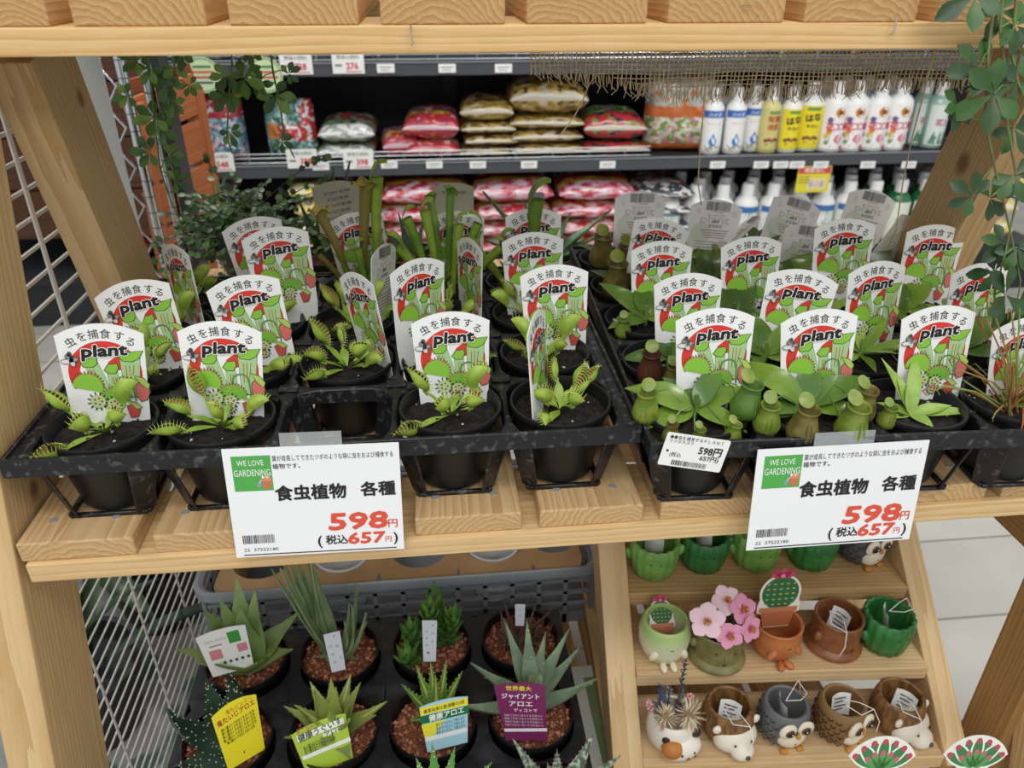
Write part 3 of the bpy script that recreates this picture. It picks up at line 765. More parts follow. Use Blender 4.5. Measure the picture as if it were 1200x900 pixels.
# floor plants behind the lower grid
def strap_plant(name, label, loc, n, L, W, pot, cols, lean=.5, seed=1):
    rr = random.Random(seed); t = thing(name, label, 'plant', loc)
    mb = MB(); mb.use(pot); mb.lathe([(0, 0), (.06, 0), (.085, .13), (.09, .135), (.09, .145), (.08, .145), (.076, .12), (0, .12)], 32); mb.build('pot', t, 40)
    mb = MB()
    for i in range(n):
        a = rr.uniform(0, 2 * PI); el = rr.uniform(lean, 1.35); d = V((math.cos(a) * math.cos(el), math.sin(a) * math.cos(el), math.sin(el)))
        mb.use(cols[i % len(cols)]).leaf((rr.uniform(-.02, .02), rr.uniform(-.02, .02), .12), d, V((-d.x * .5, -d.y * .5, 1)), L * rr.uniform(.7, 1.1), W * rr.uniform(.8, 1.2), .35, .18, 'strap', 8)
    mb.build('leaves', t, 60); return t
DG = [N2('#1f3a22', '#35552f', 30, rough=.3), N2('#27452a', '#1a2f1c', 20, rough=.3)]
strap_plant('potted_floor_plant', 'dark green strap-leaved plant in white pot behind the lower wire grid', (-.32, .62, FLOOR), 12, .3, .05, C('#d6d8d8', .35), DG, .3, 3)
strap_plant('potted_floor_plant', 'dark-leaved plant on the floor nearest the left post', (-.2, .32, FLOOR), 8, .26, .032, C('#26282a', .5), DG, .1, 5)
strap_plant('potted_floor_plant', 'dark reddish plant in brown pot far behind the lower wire grid', (-.12, .9, FLOOR), 10, .24, .05, C('#6a3c28', .5), [N2('#3a2a22', '#26301e', 30, rough=.35)], .3, 8)
strap_plant('potted_floor_plant', 'dark leafy plant in black pot low behind the lower wire grid', (-.16, .55, FLOOR), 14, .22, .045, C('#1c1d1f', .5), DG, .1, 13)
mb = MB(); mb.use(N2('#9a9b97', '#4f6a64', 14, .55, .62, .4, detail=2)).box((0, 0, 0), (.42, .5, .012))
tag(mb.build('plastic_mat', None, 0, (-.27, .42, FLOOR + .008)), 'pale blotchy plastic sheet lying on the floor behind the lower grid', 'sheet')

# ================================================================ seedling trays, pots and plants on the middle shelf
TRAYM = N2('#15161a', '#5f6164', 150, .56, .76, .42, .3, detail=8)
POTM = C('#18191b', .45); SOILM = N2('#0f0c0a', '#2e251e', 160, .4, .7, .95, .8)
PP = .0952
def make_tray(name, label, nc, nr, bx, loc, rz):
    t = MB(); t.use(TRAYM); zt = .068
    def ring(cx, cy, hs, hr, z0, dz):
        # plate between the cell square and its rounded opening, plus the opening's skirt
        out = []; inn = []; n = 24
        for k in range(n):
            a = 2 * PI * k / n + PI / 4; c, s_ = math.cos(a), math.sin(a); m = max(abs(c), abs(s_))
            out.append(V((cx + hs * c / m, cy + hs * s_ / m, z0)))
            q = (abs(c) ** 5 + abs(s_) ** 5) ** (-1 / 5); inn.append(V((cx + hr * c * q, cy + hr * s_ * q, z0 - .0015)))
        low = [V((cx + (v.x - cx) * .97, cy + (v.y - cy) * .97, z0 - dz)) for v in inn]
        fs = []
        for k in range(n):
            j = (k + 1) % n
            fs += [(k, j, n + j, n + k), (n + k, n + j, 2 * n + j, 2 * n + k)]
        t.add(out + inn + low, fs)
    for c in range(nc):
        for r in range(nr):
            cx, cy = bx + (c + .5) * PP, (r + .5) * PP
            ring(cx, cy, PP / 2, PP / 2 - .0026, zt, .014)
            hb, hw = .031, .0165
            for sx in (-1, 1):
                for sy in (-1, 1):
                    t.bar((cx + sx * .0405, cy + sy * .0405, zt - .004), (cx + sx * hb * .93, cy + sy * hb * .93, .002), .024, .0022, (sx, sy, .3), .017)
            for (a, b_) in (((-1, -1), (1, -1)), ((1, -1), (1, 1)), ((1, 1), (-1, 1)), ((-1, 1), (-1, -1))):
                t.bar((cx + a[0] * hb, cy + a[1] * hb, .002), (cx + b_[0] * hb, cy + b_[1] * hb, .002), .004, .004)
            t.bar((cx - hb, cy, .0015), (cx + hb, cy, .0015), .006, .002)
    W, D = 2 * bx + nc * PP, nr * PP
    if bx:
        t.box((bx / 2, D / 2, zt - .002), (bx, D, .004)); t.box((W - bx / 2, D / 2, zt - .002), (bx, D, .004))
    for (x0, y0, x1, y1) in ((0, 0, W, 0), (0, D, W, D), (0, 0, 0, D), (W, 0, W, D)):
        t.bar((x0 - (.002 if x1 != x0 else 0), y0, zt - .0055), (x1 + (.002 if x1 != x0 else 0), y1, zt - .0055), .0035, .0165)
    for c in range(nc + 1):
        for r in range(1, nr + 1): # small raised diamonds on the crossings
            if 0 < c < nc: t.bar((bx + c * PP - .009, r * PP, zt + .0006), (bx + c * PP + .009, r * PP, zt + .0006), .012, .0014)
    o = t.build(name, None, 30, loc); o.rotation_euler = (0, 0, rz)
    bm = o.modifiers.new('bevel', 'BEVEL'); bm.width = .0008; bm.segments = 1; bm.limit_method = 'ANGLE'
    return tag(o, label, 'plant tray')
T1 = (V((.004, .0145, 0)), 0.0, .0105)
T2 = (V((.505, -.012, 0)), math.radians(-2.0), 0.0)
make_tray('plant_tray', 'black plastic plant tray at left holding the venus flytraps', 5, 4, T1[2], T1[0], T1[1])
make_tray('plant_tray', 'black plastic plant tray at right holding the pitcher plants', 4, 5, T2[2], T2[0], T2[1])
def cell(T, c, r, dx=0, dy=0, z=0.0):
    q = V((T[2] + (c - .5) * PP + dx, (r - .5) * PP + dy, z)); return T[0] + Matrix.Rotation(T[1], 3, 'Z') @ q
PZ = .0715
def pot_parts(root):
    mb = MB(); mb.use(POTM)
    mb.lathe([(0, .003), (.0285, .003), (.0305, .006), (.0395, .058), (.0405, .06), (.0405, .064), (.0435, .066), (.0442, .069), (.0435, PZ), (.0418, PZ), (.0405, .068), (.038, .05), (0, .05)], 40)
    mb.build('pot', root, 45)
    mb = MB(); mb.use(SOILM)
    rr = random.Random(random.random())
    ph = rr.uniform(0, 9)
    mb.grid(lambda u, v: V((.0395 * v * math.cos(2 * PI * u), .0395 * v * math.sin(2 * PI * u), .0605 + .003 * noise.noise(V((ph + 60 * v * math.cos(2 * PI * u) * .0395 * 2.2, 60 * v * math.sin(2 * PI * u) * .0395 * 2.2, ph))) + .002 * (1 - v))), 30, 8)
    for i in range(60):
        a = rr.uniform(0, 2 * PI); q = .037 * math.sqrt(rr.random()); mb.use(C('#2a211b', .95) if i % 9 else C('#cfc7bc', .8)); mb.rock((q * math.cos(a), q * math.sin(a), .0625), rr.uniform(.0007, .0019))
    mb.build('soil', root, 50)
FT1 = N2('#8fae3c', '#a9c24e', 90, rough=.42); FT2 = N2('#7fa035', '#9cb846', 90, rough=.42); FTI = N2('#b98a5a', '#9aa84a', 120, rough=.45); FTC = C('#c3cf6a', .5)
def trap_mesh(mb, Mx, s, op):
    """one snap trap: hinge along local Y, lobes opening by op, cilia round the rims"""
    keep = mb.M; mb.M = Mx
    for sg in (-1, 1):
        def P(u, v, off=0.0):
            a = PI * u; rr = v
            yy = -math.cos(a) * s * .62 * (.12 + .88 * rr); bb = math.sin(a) * s * .62 * rr
            th = op + .55 * (1 - (1 - rr) ** 2) * 0 - .35 * rr * rr
            x = math.sin(th) * bb + off * math.cos(th); z = math.cos(th) * bb + math.sin(PI * rr) * .0 
            bulge = .16 * s * math.sin(PI * min(1, rr)) * math.sin(a)
            return V((sg * (x + bulge * math.cos(th)), yy, z - bulge * math.sin(th) * .3))
        mb.use(FT1); n0 = len(mb.f); mb.grid(lambda u, v: P(u, v, .0004), 12, 4)
        mb.use(FTI); mb.grid(lambda u, v: P(u, v * .97, -.0004), 12, 4)
        mb.use(FTC)
        for k in range(13):
            u = .07 + .86 * k / 12; b0 = P(u, 1); d = (P(u, 1) - P(u, .8)).normalized()
            mb.cone(b0, b0 + (d + V((-sg * .35, 0, .1))).normalized() * s * .3, .00042)
    mb.M = keep
def flytrap_parts(root, seed, n=7, big=1.0):
    rr = random.Random(seed); mb = MB(); traps = []
    for i in range(n):
        a = 2 * PI * i / n + rr.uniform(-.35, .35); el = rr.uniform(.05, .75) if i % 3 else rr.uniform(.7, 1.15)
        L = rr.uniform(.017, .027) * big
        d = V((math.cos(a) * math.cos(el), math.sin(a) * math.cos(el), math.sin(el))); up = V((-math.cos(a) * math.sin(el), -math.sin(a) * math.sin(el), math.cos(el)))
        b0 = V((math.cos(a) * .002, math.sin(a) * .002, .062))
        mb.use(FT2).leaf(b0, d, up, L, .0085, .12, .18, 'obov', 6)
        e = b0 + d * L * .97 - up * L * .12
        mb.use(FT1).tube([e - d * .003, e + d * .003], .0011, 5)
        s = rr.uniform(.0145, .021) * big
        side = d.cross(up).normalized(); roll = rr.uniform(-.9, .9); z = up * math.cos(roll) + side * math.sin(roll); x = d.cross(z)
        Mx = Matrix((x, d, z)).transposed().to_4x4(); Mx.translation = e + d * (s * .62 + .001)
        traps.append((Mx, s, rr.uniform(.25, .75)))
    for i in range(5):
        a = rr.uniform(0, 6.28); mb.use(FT2).leaf((0, 0, .0615), V((math.cos(a), math.sin(a), rr.uniform(.5, 1.4))), (0, 0, 1), .012, .005, .1, .2, 'obov', 5)
    mb.build('rosette', root, 60)
    for Mx, s, op in traps:
        mb = MB(); trap_mesh(mb, Mx, s, op); mb.build('trap', root, 60)
FLY = []
for i in range(3):
    t = thing('potted_flytrap', 'tmp', 'potted plant', (0, 0, 0), 0, 'flytraps in the left tray'); pot_parts(t); flytrap_parts(t, 20 + i, 7 + (i == 2), [1.12, 1.2, 1.0][i]); FLY.append(t)
ROWN = ['front', 'second', 'third', 'fourth', 'back']
COLN = ['leftmost', 'second from left', 'middle', 'second from right', 'rightmost']
COLN4 = ['first', 'second', 'third', 'fourth']
fly_at = [(1, 1), (2, 1), (4, 1), (5, 1), (1, 2), (2, 2), (3, 2), (4, 2), (5, 2), (1, 3), (2, 3), (3, 3), (4, 3), (5, 3), (1, 4), (2, 4)]
first = [True] * 3
for i, (c, r) in enumerate(fly_at):
    k = [1, 0, 1, 2, 0, 1, 0, 2, 0, 1, 2, 1, 0, 1, 2, 0][i]; l = f'venus flytrap in black pot, {ROWN[r - 1]} row of left tray, {COLN[c - 1]} pot'
    loc = cell(T1, c, r); rz = [0.4, 2.1, .2, 3.4, 1, 4.6, 2.5, 5.2, 5.9, .3, 1.3, 3.2, 2, 4.4, .7, 2.8][i]
    if first[k]: first[k] = False; o = FLY[k]; o.location = loc; o.rotation_euler = (0, 0, rz); o['label'] = l
    else: dup(FLY[k], loc, rz, l)

# trumpet pitchers (sarracenia)
SG1 = N2('#7c9a34', '#94b23e', 40, rough=.4); SG2 = N2('#6f6a2c', '#8a7a3a', 40, rough=.4, stretch=(1, 1, .2)); SG3 = N2('#5f8a2e', '#86a83c', 40, rough=.4); SLIP = N2('#8f7a34', '#a9a048', 90, rough=.5)
def trumpet(mb, base, az, lean, L, r0, r1, m, mouth='curl'):
    base = V(base); h = V((math.cos(az), math.sin(az), 0)); pts = []; rs = []; n = 9
    for i in range(n + 1):
        t = i / n; pts.append(base + h * (lean * L * t * t * .6 + lean * L * .4 * t) + V((0, 0, L * t))); rs.append(r0 + (r1 - r0) * t ** 1.4)
    mb.use(m).tube(pts, rs, 10, False)
    top = pts[-1]
    if mouth == 'flare':
        mb.use(SLIP)
        f = lambda u, v: top + V((math.cos(2 * PI * u) * r1 * (1 + 1.15 * v + .3 * v * math.sin(u * 2 * PI * 5)), math.sin(2 * PI * u) * r1 * (1 + 1.15 * v), .004 + (v * 1.0 - v * v * .5) * .012 + .004 * v * math.sin(u * 2 * PI * 4) - .004))
        mb.grid(f, 28, 4)
    d = -h if mouth == 'curl' else h
    back = top - h * r1 * (.9 if mouth != 'curl' else -.9)
    if mouth in ('hood', 'curl'):
        def f(u, v):
            a = (u - .5) * 2; w = r1 * 1.5 * math.sin(PI * min(1, .25 + v * .75)) ** .6
            return back + V((-h.y * a * w, h.x * a * w, 0)) + d * (r1 * 2.6 * v ** 1.5) + V((0, 0, r1 * 2.6 * math.sin(v * PI * .62) - abs(a) ** 2 * r1 * .5))
        mb.use(m).grid(f, 8, 6)
def sarracenia(c, r, label, spec, seed):
    t = thing('potted_pitcher_plant', label, 'potted plant', cell(T1, c, r), 0, 'trumpet pitcher plants in the left tray'); pot_parts(t)
    rr = random.Random(seed)
    for (dx, dy, az, lean, L, r1, m, mo) in spec:
        mb = MB(); trumpet(mb, (dx, dy, .06), az, lean, L, .003, r1, m, mo); mb.build('pitcher', t, 60)
    mb = MB()
    for i in range(12):
        a = rr.uniform(0, 6.28); el = rr.uniform(.7, 1.4); mb.use(rr.choice([SG1, SG3])).leaf((rr.uniform(-.012, .012), rr.uniform(-.012, .012), .06), (math.cos(a) * math.cos(el), math.sin(a) * math.cos(el), math.sin(el)), (-math.cos(a), -math.sin(a), .5), rr.uniform(.03, .07), .007, .15, .4, 'lance', 6)
    mb.build('leaves', t, 60)
sarracenia(3, 4, 'tall trumpet pitcher plant with brown and bright green tubes in left tray', [(.004, 0, 0, .1, .125, .0072, SG2, 'flare'), (-.008, -.006, PI, .28, .098, .006, SG2, 'flare'), (.02, .006, 0, .06, .135, .0078, SG1, 'hood'), (.008, -.012, PI, .1, .06, .005, SG3, 'curl'), (-.014, 0, PI, .6, .05, .004, SG2, 'curl'), (.026, -.006, 0, .35, .05, .005, SG3, 'curl')], 3)
sarracenia(4, 4, 'bushy green trumpet pitcher plant behind the middle of left tray', [(-.014, 0, PI, .25, .09, .006, SG3, 'curl'), (-.004, -.008, PI, .12, .1, .006, SG1, 'curl'), (.012, -.012, 0, .12, .085, .0055, SG1, 'hood'), (-.018, -.008, PI, .5, .06, .007, SG1, 'hood'), (.02, .004, 0, .3, .08, .006, SG3, 'curl'), (.008, .008, 1, .1, .11, .005, SG3, 'curl'), (.026, -.01, 0, .8, .055, .006, SG1, 'curl'), (.0, .01, 2, .2, .1, .005, SG3, 'curl')], 5)
sarracenia(5, 4, 'small green pitcher plant with a rounded hood in left tray back right', [(.008, -.01, 0, .05, .11, .0095, N2('#5a7a2a', '#6f8a34', 60, rough=.4), 'hood'), (-.01, 0, PI, .2, .06, .006, SG3, 'curl'), (-.02, -.006, PI, .7, .05, .007, SG1, 'hood')], 7)

# nepenthes and other plants of the right tray
NL = N2('#65852a', '#7a9a3a', 25, rough=.22, spec=.6, coat=.25); NL2 = N2('#4a6c28', '#5f8236', 25, rough=.25, coat=.2); NLD = N2('#3c5a26', '#52702e', 25, rough=.3); NP = N2('#66802a', '#86943a', 80, rough=.35); NPB = N2('#66562a', '#7a7438', 80, rough=.35); NLID = N2('#8f9a48', '#748a38', 90, rough=.4)
def pitcher(mb, p, s, m, az=-PI / 2, tilt=.15):
    """little hanging jug: swollen belly, narrower mouth with a rim and a lid"""
    keep = mb.M
    mb.M = keep @ Matrix.Translation(V(p)) @ Matrix.Rotation(az + PI / 2, 4, 'Z') @ Matrix.Rotation(tilt, 4, 'X')
    mb.use(m).lathe([(0, 0), (.2 * s, .02 * s), (.33 * s, .16 * s), (.37 * s, .34 * s), (.3 * s, .56 * s), (.235 * s, .76 * s), (.235 * s, .92 * s), (.265 * s, .95 * s), (.25 * s, .985 * s), (.21 * s, .95 * s), (.19 * s, .7 * s), (0, .55 * s)], 18)
    mb.use(NLID).ell((0, .2 * s, 1.06 * s), (.19 * s, .2 * s, .03 * s), 14, 7, Matrix.Rotation(.6, 3, 'X'))
    mb.use(m)
    for e in (-.06, .06): mb.tube([(e * s, -.36 * s, .2 * s), (e * s, -.37 * s, .4 * s), (e * s * .8, -.27 * s, .7 * s)], [.012 * s, .02 * s, .01 * s], 5)
    mb.M = keep
def nepenthes(T, c, r, label, leaves, jugs, cols, group='nepenthes pitcher plants in the right tray'):
    t = thing('potted_pitcher_plant', label, 'potted plant', cell(T, c, r), 0, group); pot_parts(t)
    mb = MB(); mb.use(cols[-1]).tube([(0, 0, .058), (.001, 0, .075), (0, 0.001, .085)], .0022, 7)
    for i, (a, el, L, W, dr) in enumerate(leaves):
        a = math.radians(a); d = V((math.cos(a) * math.cos(el), math.sin(a) * math.cos(el), math.sin(el)))
        mb.use(cols[i % len(cols)]).leaf(V((0, 0, .07)) + d * .002, d, (-math.cos(a) * .4, -math.sin(a) * .4 - .35, 1), L, W, dr, .1, 'lance', 9)
        mb.use(cols[-1]).tube([V((0, 0, .07)), V((0, 0, .07)) + d * L * .5 - V((0, 0, dr * L * .25)) + V((0, 0, -.0006))], [.0012, .0006], 5)
    mb.build('leaves', t, 60)
    for (x, y, z, s, m, az) in jugs:
        mb = MB(); pitcher(mb, (x, y, z), s, m, az)
        mb.use(NL2).tube([V((x, y + .004 * 0, z + s * .1)) + V((.0, s * .2, 0)), V((x * .9, y * .9 + s * .5, z + s * .5)), V((x * .55, y * .5 + .006, z + s * .8)), V((x * .3, y * .3, .08))], .0007, 5)
        mb.build('pitcher', t, 60)
nepenthes(T2, 1, 1, 'glossy green pitcher plant behind the price sticker in right tray', [(165, .55, .062, .03, .35), (25, .45, .066, .028, .3), (110, .45, .05, .022, .3), (200, .15, .052, .022, .3), (-40, .2, .045, .02, .4), (40, .95, .05, .02, .4), (140, .2, .05, .02, .3)],
          [(-.045, -.006, .066, .032, NP, -2), (-.03, -.03, .06, .02, NPB, -1.6), (-.008, -.034, .058, .018, NP, -1.4), (.02, -.034, .058, .021, NP, -1.2), (.036, -.014, .07, .036, NL2, -1.2)], [NL, NL, NL2])
nepenthes(T2, 2, 1, 'green pitcher plant with four hanging jugs in right tray front row', [(150, .8, .075, .032, .5), (10, .55, .07, .026, .35), (60, .8, .05, .022, .3), (-20, .15, .055, .02, .2), (190, .1, .05, .02, .2), (-160, .3, .04, .016, .3)],
          [(-.044, -.024, .062, .031, NP, -1.8), (-.018, -.034, .058, .036, NPB, -1.6), (.022, -.036, .058, .037, NP, -1.4), (.038, -.018, .066, .033, NPB, -1.2)], [NL, NL2, NL2])
rr = random.Random(4)
t = thing('potted_butterwort', 'pale green narrow-leaved rosette plant in right tray front row, third pot', 'potted plant', cell(T2, 3, 1)); pot_parts(t)
mb = MB(); PGL = N2('#83a343', '#9ab957', 40, rough=.4)
for (a, el, L, W) in ((122, .95, .056, .011), (66, .85, .062, .0125), (90, 1.15, .03, .012), (110, 1.0, .04, .011), (-3, .12, .062, .011), (4, .25, .04, .012), (175, .05, .034, .011), (-62, .05, .022, .012), (155, .35, .03, .01)):
    a = math.radians(a); d = V((math.cos(a) * math.cos(el), math.sin(a) * math.cos(el), math.sin(el))); mb.use(PGL).leaf((-.004, -.008, .063), d, (-math.cos(a) * .6, -math.sin(a) * .6 - .3, 1), L, W, .12, .2, 'lance', 9)
mb.build('leaves', t, 60)
mb = MB(); pitcher(mb, (-.036, -.022, .062), .022, NP); mb.build('pitcher', t, 60)
t = thing('potted_sundew', 'spidery sundew with curling reddish leaves in right tray front row, rightmost', 'potted plant', cell(T2, 4, 1)); pot_parts(t)
mb = MB()
for i in range(46):
    a = rr.uniform(0, 6.28); el = rr.uniform(.1, 1.35); L = rr.uniform(.05, .1); d = V((math.cos(a) * math.cos(el), math.sin(a) * math.cos(el), math.sin(el))); b0 = V((rr.uniform(-.012, .012), rr.uniform(-.012, .012), .06))
    e = b0 + d * L; mb.use(rr.choice([C('#8f7a3a', .5), C('#7f9a3e', .5), C('#a0603a', .5)])).tube([b0, b0 + d * L * .5 + V((0, 0, .006)), e, e + d * .006 - V((0, 0, .006)), e - V((0, 0, .009))], [.0009, .0008, .0007, .0006, .0004], 5)
mb.build('leaves', t, 60)
gen = [(1, 2), (2, 2), (3, 2), (4, 2), (1, 3), (2, 3), (3, 3), (4, 3), (1, 4), (2, 4), (3, 4), (4, 4), (1, 5), (2, 5), (3, 5)]
for (c, r) in gen:
    rr = random.Random(c * 10 + r); cols = [[NLD, NL2], [NL2, NL], [NLD, NLD]][(c + r) % 3]
    if (c, r) == (3, 3) or (c, r) == (3, 2):
        lv = [(a * 36 + rr.uniform(-9, 9), rr.uniform(.15, .7), .05, .011, .1) for a in range(10)]; jg = []; cols = [PGL, NL]
    elif (c, r) in ((1, 4), (1, 5)):
        lv = [(150, .4, .05, .016, .2), (30, .3, .05, .016, .3), (-30, .5, .04, .014, .3)]; jg = [(-.02, -.02, .065, .045, NPB, -1.6), (.008, -.03, .06, .04, NPB, -1.5)]
    elif (c, r) == (1, 2):
        lv = [(170, .2, .045, .02, .3), (20, .4, .045, .02, .3), (80, .4, .05, .02, .3)]; jg = [(-.024, -.024, .06, .034, C('#5a3426', .35), -1.8), (-.006, -.034, .058, .026, NPB, -1.5)]
    else:
        lv = [(150 + rr.uniform(-20, 20), .7, .066, .026, .3), (30 + rr.uniform(-20, 20), .75, .066, .026, .3), (90, .9, .05, .022, .3), (-30, .3, .05, .022, .3), (210, .3, .05, .022, .3)]; jg = [(-.03, -.022, .06, .024, NP, -1.7), (.03, -.02, .06, .026, NP, -1.3)]
    nepenthes(T2, c, r, f'potted pitcher plant in the right tray, {ROWN[r - 1]} row, {COLN4[c - 1]} column from left', lv, jg, cols)

# ================================================================ plant labels
TS = .0675
K_ = '#26241f'
def tag_front():
    p = Print()
    for ch, u, v, r in (('虫', -.325, 1.0, 26), ('を', -.195, 1.066, 14), ('捕', -.066, 1.094, 4), ('食', .066, 1.094, -4), ('す', .215, 1.066, -13), ('る', .335, .99, -26)):
        p.text(ch, u, v, .128, '#2b2a28', 3, r, .004)
    red = '#d8392b'
    p.ring(.01, .6, .285, .415, red, 1, -28, 208, 40)
    p.poly([(.03, .62), (.05, .74), (.18, .84), (.2, .64)], red, 1); p.poly([(-.08, .3), (.0, .42), (.1, .42), (.16, .3)], '#c8402e', 1)
    def outl(pts, col, ly, g=.012):
        cx = sum(q[0] for q in pts) / len(pts); cy = sum(q[1] for q in pts) / len(pts)
        big = []
        for q in pts:
            dx, dy = q[0] - cx, q[1] - cy; l = math.hypot(dx, dy) or 1; big.append((q[0] + dx / l * g, q[1] + dy / l * g))
        p.poly(big, '#3b5230', ly); p.poly(pts, col, ly + 1)
    gl, gb, gd = '#a9cf92', '#8cc63f', '#79b53c'
    outl([(-.24, .76), (-.08, .8), (.06, .34), (-.06, .3)], gl, 2); outl([(-.25, .74), (-.22, .69), (-.12, .69), (-.075, .73), (-.07, .82), (-.16, .82), (-.23, .79)], gb, 4)
    outl([(.02, .66), (.14, .68), (.16, .3), (.05, .3)], gl, 5); outl([(.0, .64), (.05, .6), (.12, .6), (.155, .66), (.15, .72), (.05, .71)], gb, 7)
    outl([(.19, .8), (.42, .8), (.36, .28), (.2, .28)], gl, 6); outl([(.17, .83), (.22, .76), (.32, .745), (.4, .78), (.46, .88), (.3, .86), (.17, .9)], gb, 8)
    for (a, b_, c_, d_) in ((-.17, .66, -.07, .42), (-.13, .66, -.03, .42), (.08, .55, .08, .36), (.11, .55, .11, .36), (.25, .7, .24, .44), (.29, .7, .28, .44), (.34, .7, .31, .5)): p.line(a, b_, c_, d_, .009, '#b5603c', 10)
    p.ring(.2, .45, .09, .112, '#5d8a4e', 11, 0, 180, 14); p.line(.1, .45, .1, .3, .02, '#5d8a4e', 11); p.line(.3, .45, .31, .22, .02, '#5d8a4e', 11)
    outl([(.33, .42), (.4, .5), (.47, .46), (.48, .34), (.44, .24), (.37, .22), (.33, .3)], '#d9706a', 12); outl([(.33, .56), (.43, .52), (.49, .44), (.47, .38), (.4, .44)], '#b5cf62', 14)
    # flytrap heads
    def trap2(cx, cy, rx, ry, rot, ly, col, n=14):
        c, q = math.cos(math.radians(rot)), math.sin(math.radians(rot))
        for k in range(n):
            a = math.radians(8 + 164 * k / (n - 1)); x, y = rx * math.cos(a), ry * math.sin(a); x2, y2 = x * 1.16, y * 1.22
            p.line(cx + x * c - y * q, cy + x * q + y * c, cx + x2 * c - y2 * q, cy + x2 * q + y2 * c, .012, '#3c3a24', ly)
        p.oval(cx, cy, rx * 1.05, ry * 1.06, '#b87a4a', ly + 1, rot, -4, 184); p.oval(cx, cy - .004, rx, ry, col, ly + 2, rot, -14, 194)
    trap2(-.21, .44, .165, .165, -14, 16, gb); trap2(.09, .26, .16, .15, 4, 19, gd)
    p.poly([(-.1, .36), (.04, .4), (.06, .3), (-.06, .26)], gb, 16)
    for (cx, cy, r) in ((-.12, .24, .085), (.055, .2, .075), (.04, .1, .06)):
        for k in range(12):
            a = 2 * PI * k / 12 + .2; p.line(cx + r * math.cos(a), cy + r * math.sin(a), cx + r * 1.45 * math.cos(a), cy + r * 1.45 * math.sin(a), .016, '#2c2a20', 22)
        p.oval(cx, cy, r, r, '#b9d49a', 23)
        for k in range(5): a = 2 * PI * k / 5; p.oval(cx + r * .5 * math.cos(a), cy + r * .5 * math.sin(a), .014, .014, '#a83a34', 24, n=8)
    outl([(.2, .16), (.3, .19), (.34, .1), (.31, .02), (.23, .01)], '#d2504a', 20); outl([(.2, .24), (.31, .2), (.37, .14), (.31, .12)], '#b5cf62', 22)
    # bee
    for (x, y, a, b_, r, c_) in ((-.4, .77, .06, .026, 0, '#e3e3e3'), (-.34, .76, .028, .055, 20, '#d5d5d5'), (-.37, .83, .035, .03, 0, '#8c8c8c'), (-.36, .86, .02, .028, -20, '#4a4844'), (-.31, .79, .045, .024, 20, '#9c9a98'), (-.34, .8, .022, .04, 0, '#3f3d3a')):
        p.oval(x, y, a + .008, b_ + .008, '#3f3d3a', 24, r); p.oval(x, y, a, b_, c_, 25, r)
    # wordmark, white halo below black
    for b_, cl, ly in ((.1, '#f4f4f0', 26), (.052, '#191817', 27)): p.text('plant', .03, .892, .2, cl, ly, 2, b_, .14, width=.5, n=12)
    return p
def tag_back():
    p = Print(); p.barcode(-.2, 1.03, .26, 1.19, '#3a3936'); p.text('4 971872 450027', .03, 1.005, .035, '#6a6966', 3)
    p.text('ウツボカズラ', .02, .93, .06, '#c86a70', 3); p.text('gaya', .03, .84, .075, '#3a3936', 3, bold=.01, shear=.2); p.text('食虫植物', .03, .74, .066, '#5a5956', 3)
    for i in range(4): p.line(-.24 + .03 * i, .66 - .045 * i, .3 - .02 * i, .66 - .045 * i, .014, '#8a8986' if i != 3 else '#c88a8c')
    for i in range(7): p.line(-.32, .44 - .052 * i, .34 - .05 * (i % 3), .44 - .052 * i, .013, '#9a9996')
    for ch, u, v in (('る', -.33, 1.0), ('虫', .36, .98)): p.text(ch, u, v, .12, '#cfcfca', 1)
    p.text('plant', .0, .86, .2, '#d3d3ce', 1, 0, .03, width=.56); p.oval(-.22, .6, .2, .2, '#dde3d6', 1); p.oval(.24, .3, .14, .2, '#e6d8d6', 1)
    return p
def tag_outline(n=14, w=.5, apex=1.235, sh=1.09):
    pts = [(-.4, -.3), (.4, -.3), (.445, 0), (w - .006, sh - .02), (w, sh)]
    for i in range(1, n): 
        u = w - 2 * w * i / n; pts.append((u, sh + (apex - sh) * (1 - (u / w) ** 2)))
    pts += [(-w, sh), (-w + .006, sh - .02), (-.445, 0)]
    return pts
def card_mesh(pts, th, mat, S=1.0, oy=0.0):
    mb = MB(); mb.use(mat); n = len(pts)
    a = [V((x * S, -th / 2, (y - oy) * S)) for x, y in pts]; b_ = [V((x * S, th / 2, (y - oy) * S)) for x, y in pts]
    mb.add(a + b_, [tuple(range(n)), tuple(reversed(range(n, 2 * n)))] + [(i, n + i, n + (i + 1) % n, (i + 1) % n) for i in range(n)])
    return mb
TAGW = C('#f4f4f2', .38, spec=.5)
tag0 = thing('plant_label', 'tmp', 'plant label', (0, 0, 0), 0, 'carnivorous plant labels stuck in the pots')
card_mesh(tag_outline(), .0007, TAGW, TS, 1.235).build('card', tag0)
mb = MB(); tag_front().put(mb, lambda u, v, l: V((u * TS, -.00036 - l * .55, (v - 1.235) * TS))); mb.build('front_print', tag0)
mb = MB(); tag_back().put(mb, lambda u, v, l: V((-u * TS, .00036 + l, (v - 1.235) * TS))); mb.build('back_print', tag0)
def frame(A, F, yaw):
    up = (A - F).normalized(); r = V((math.cos(yaw), math.sin(yaw), 0)); r = (r - up * r.dot(up)).normalized(); n = r.cross(up)
    M = Matrix((r, -n, up)).transposed().to_4x4(); M.translation = A
    return M
used0 = [False]
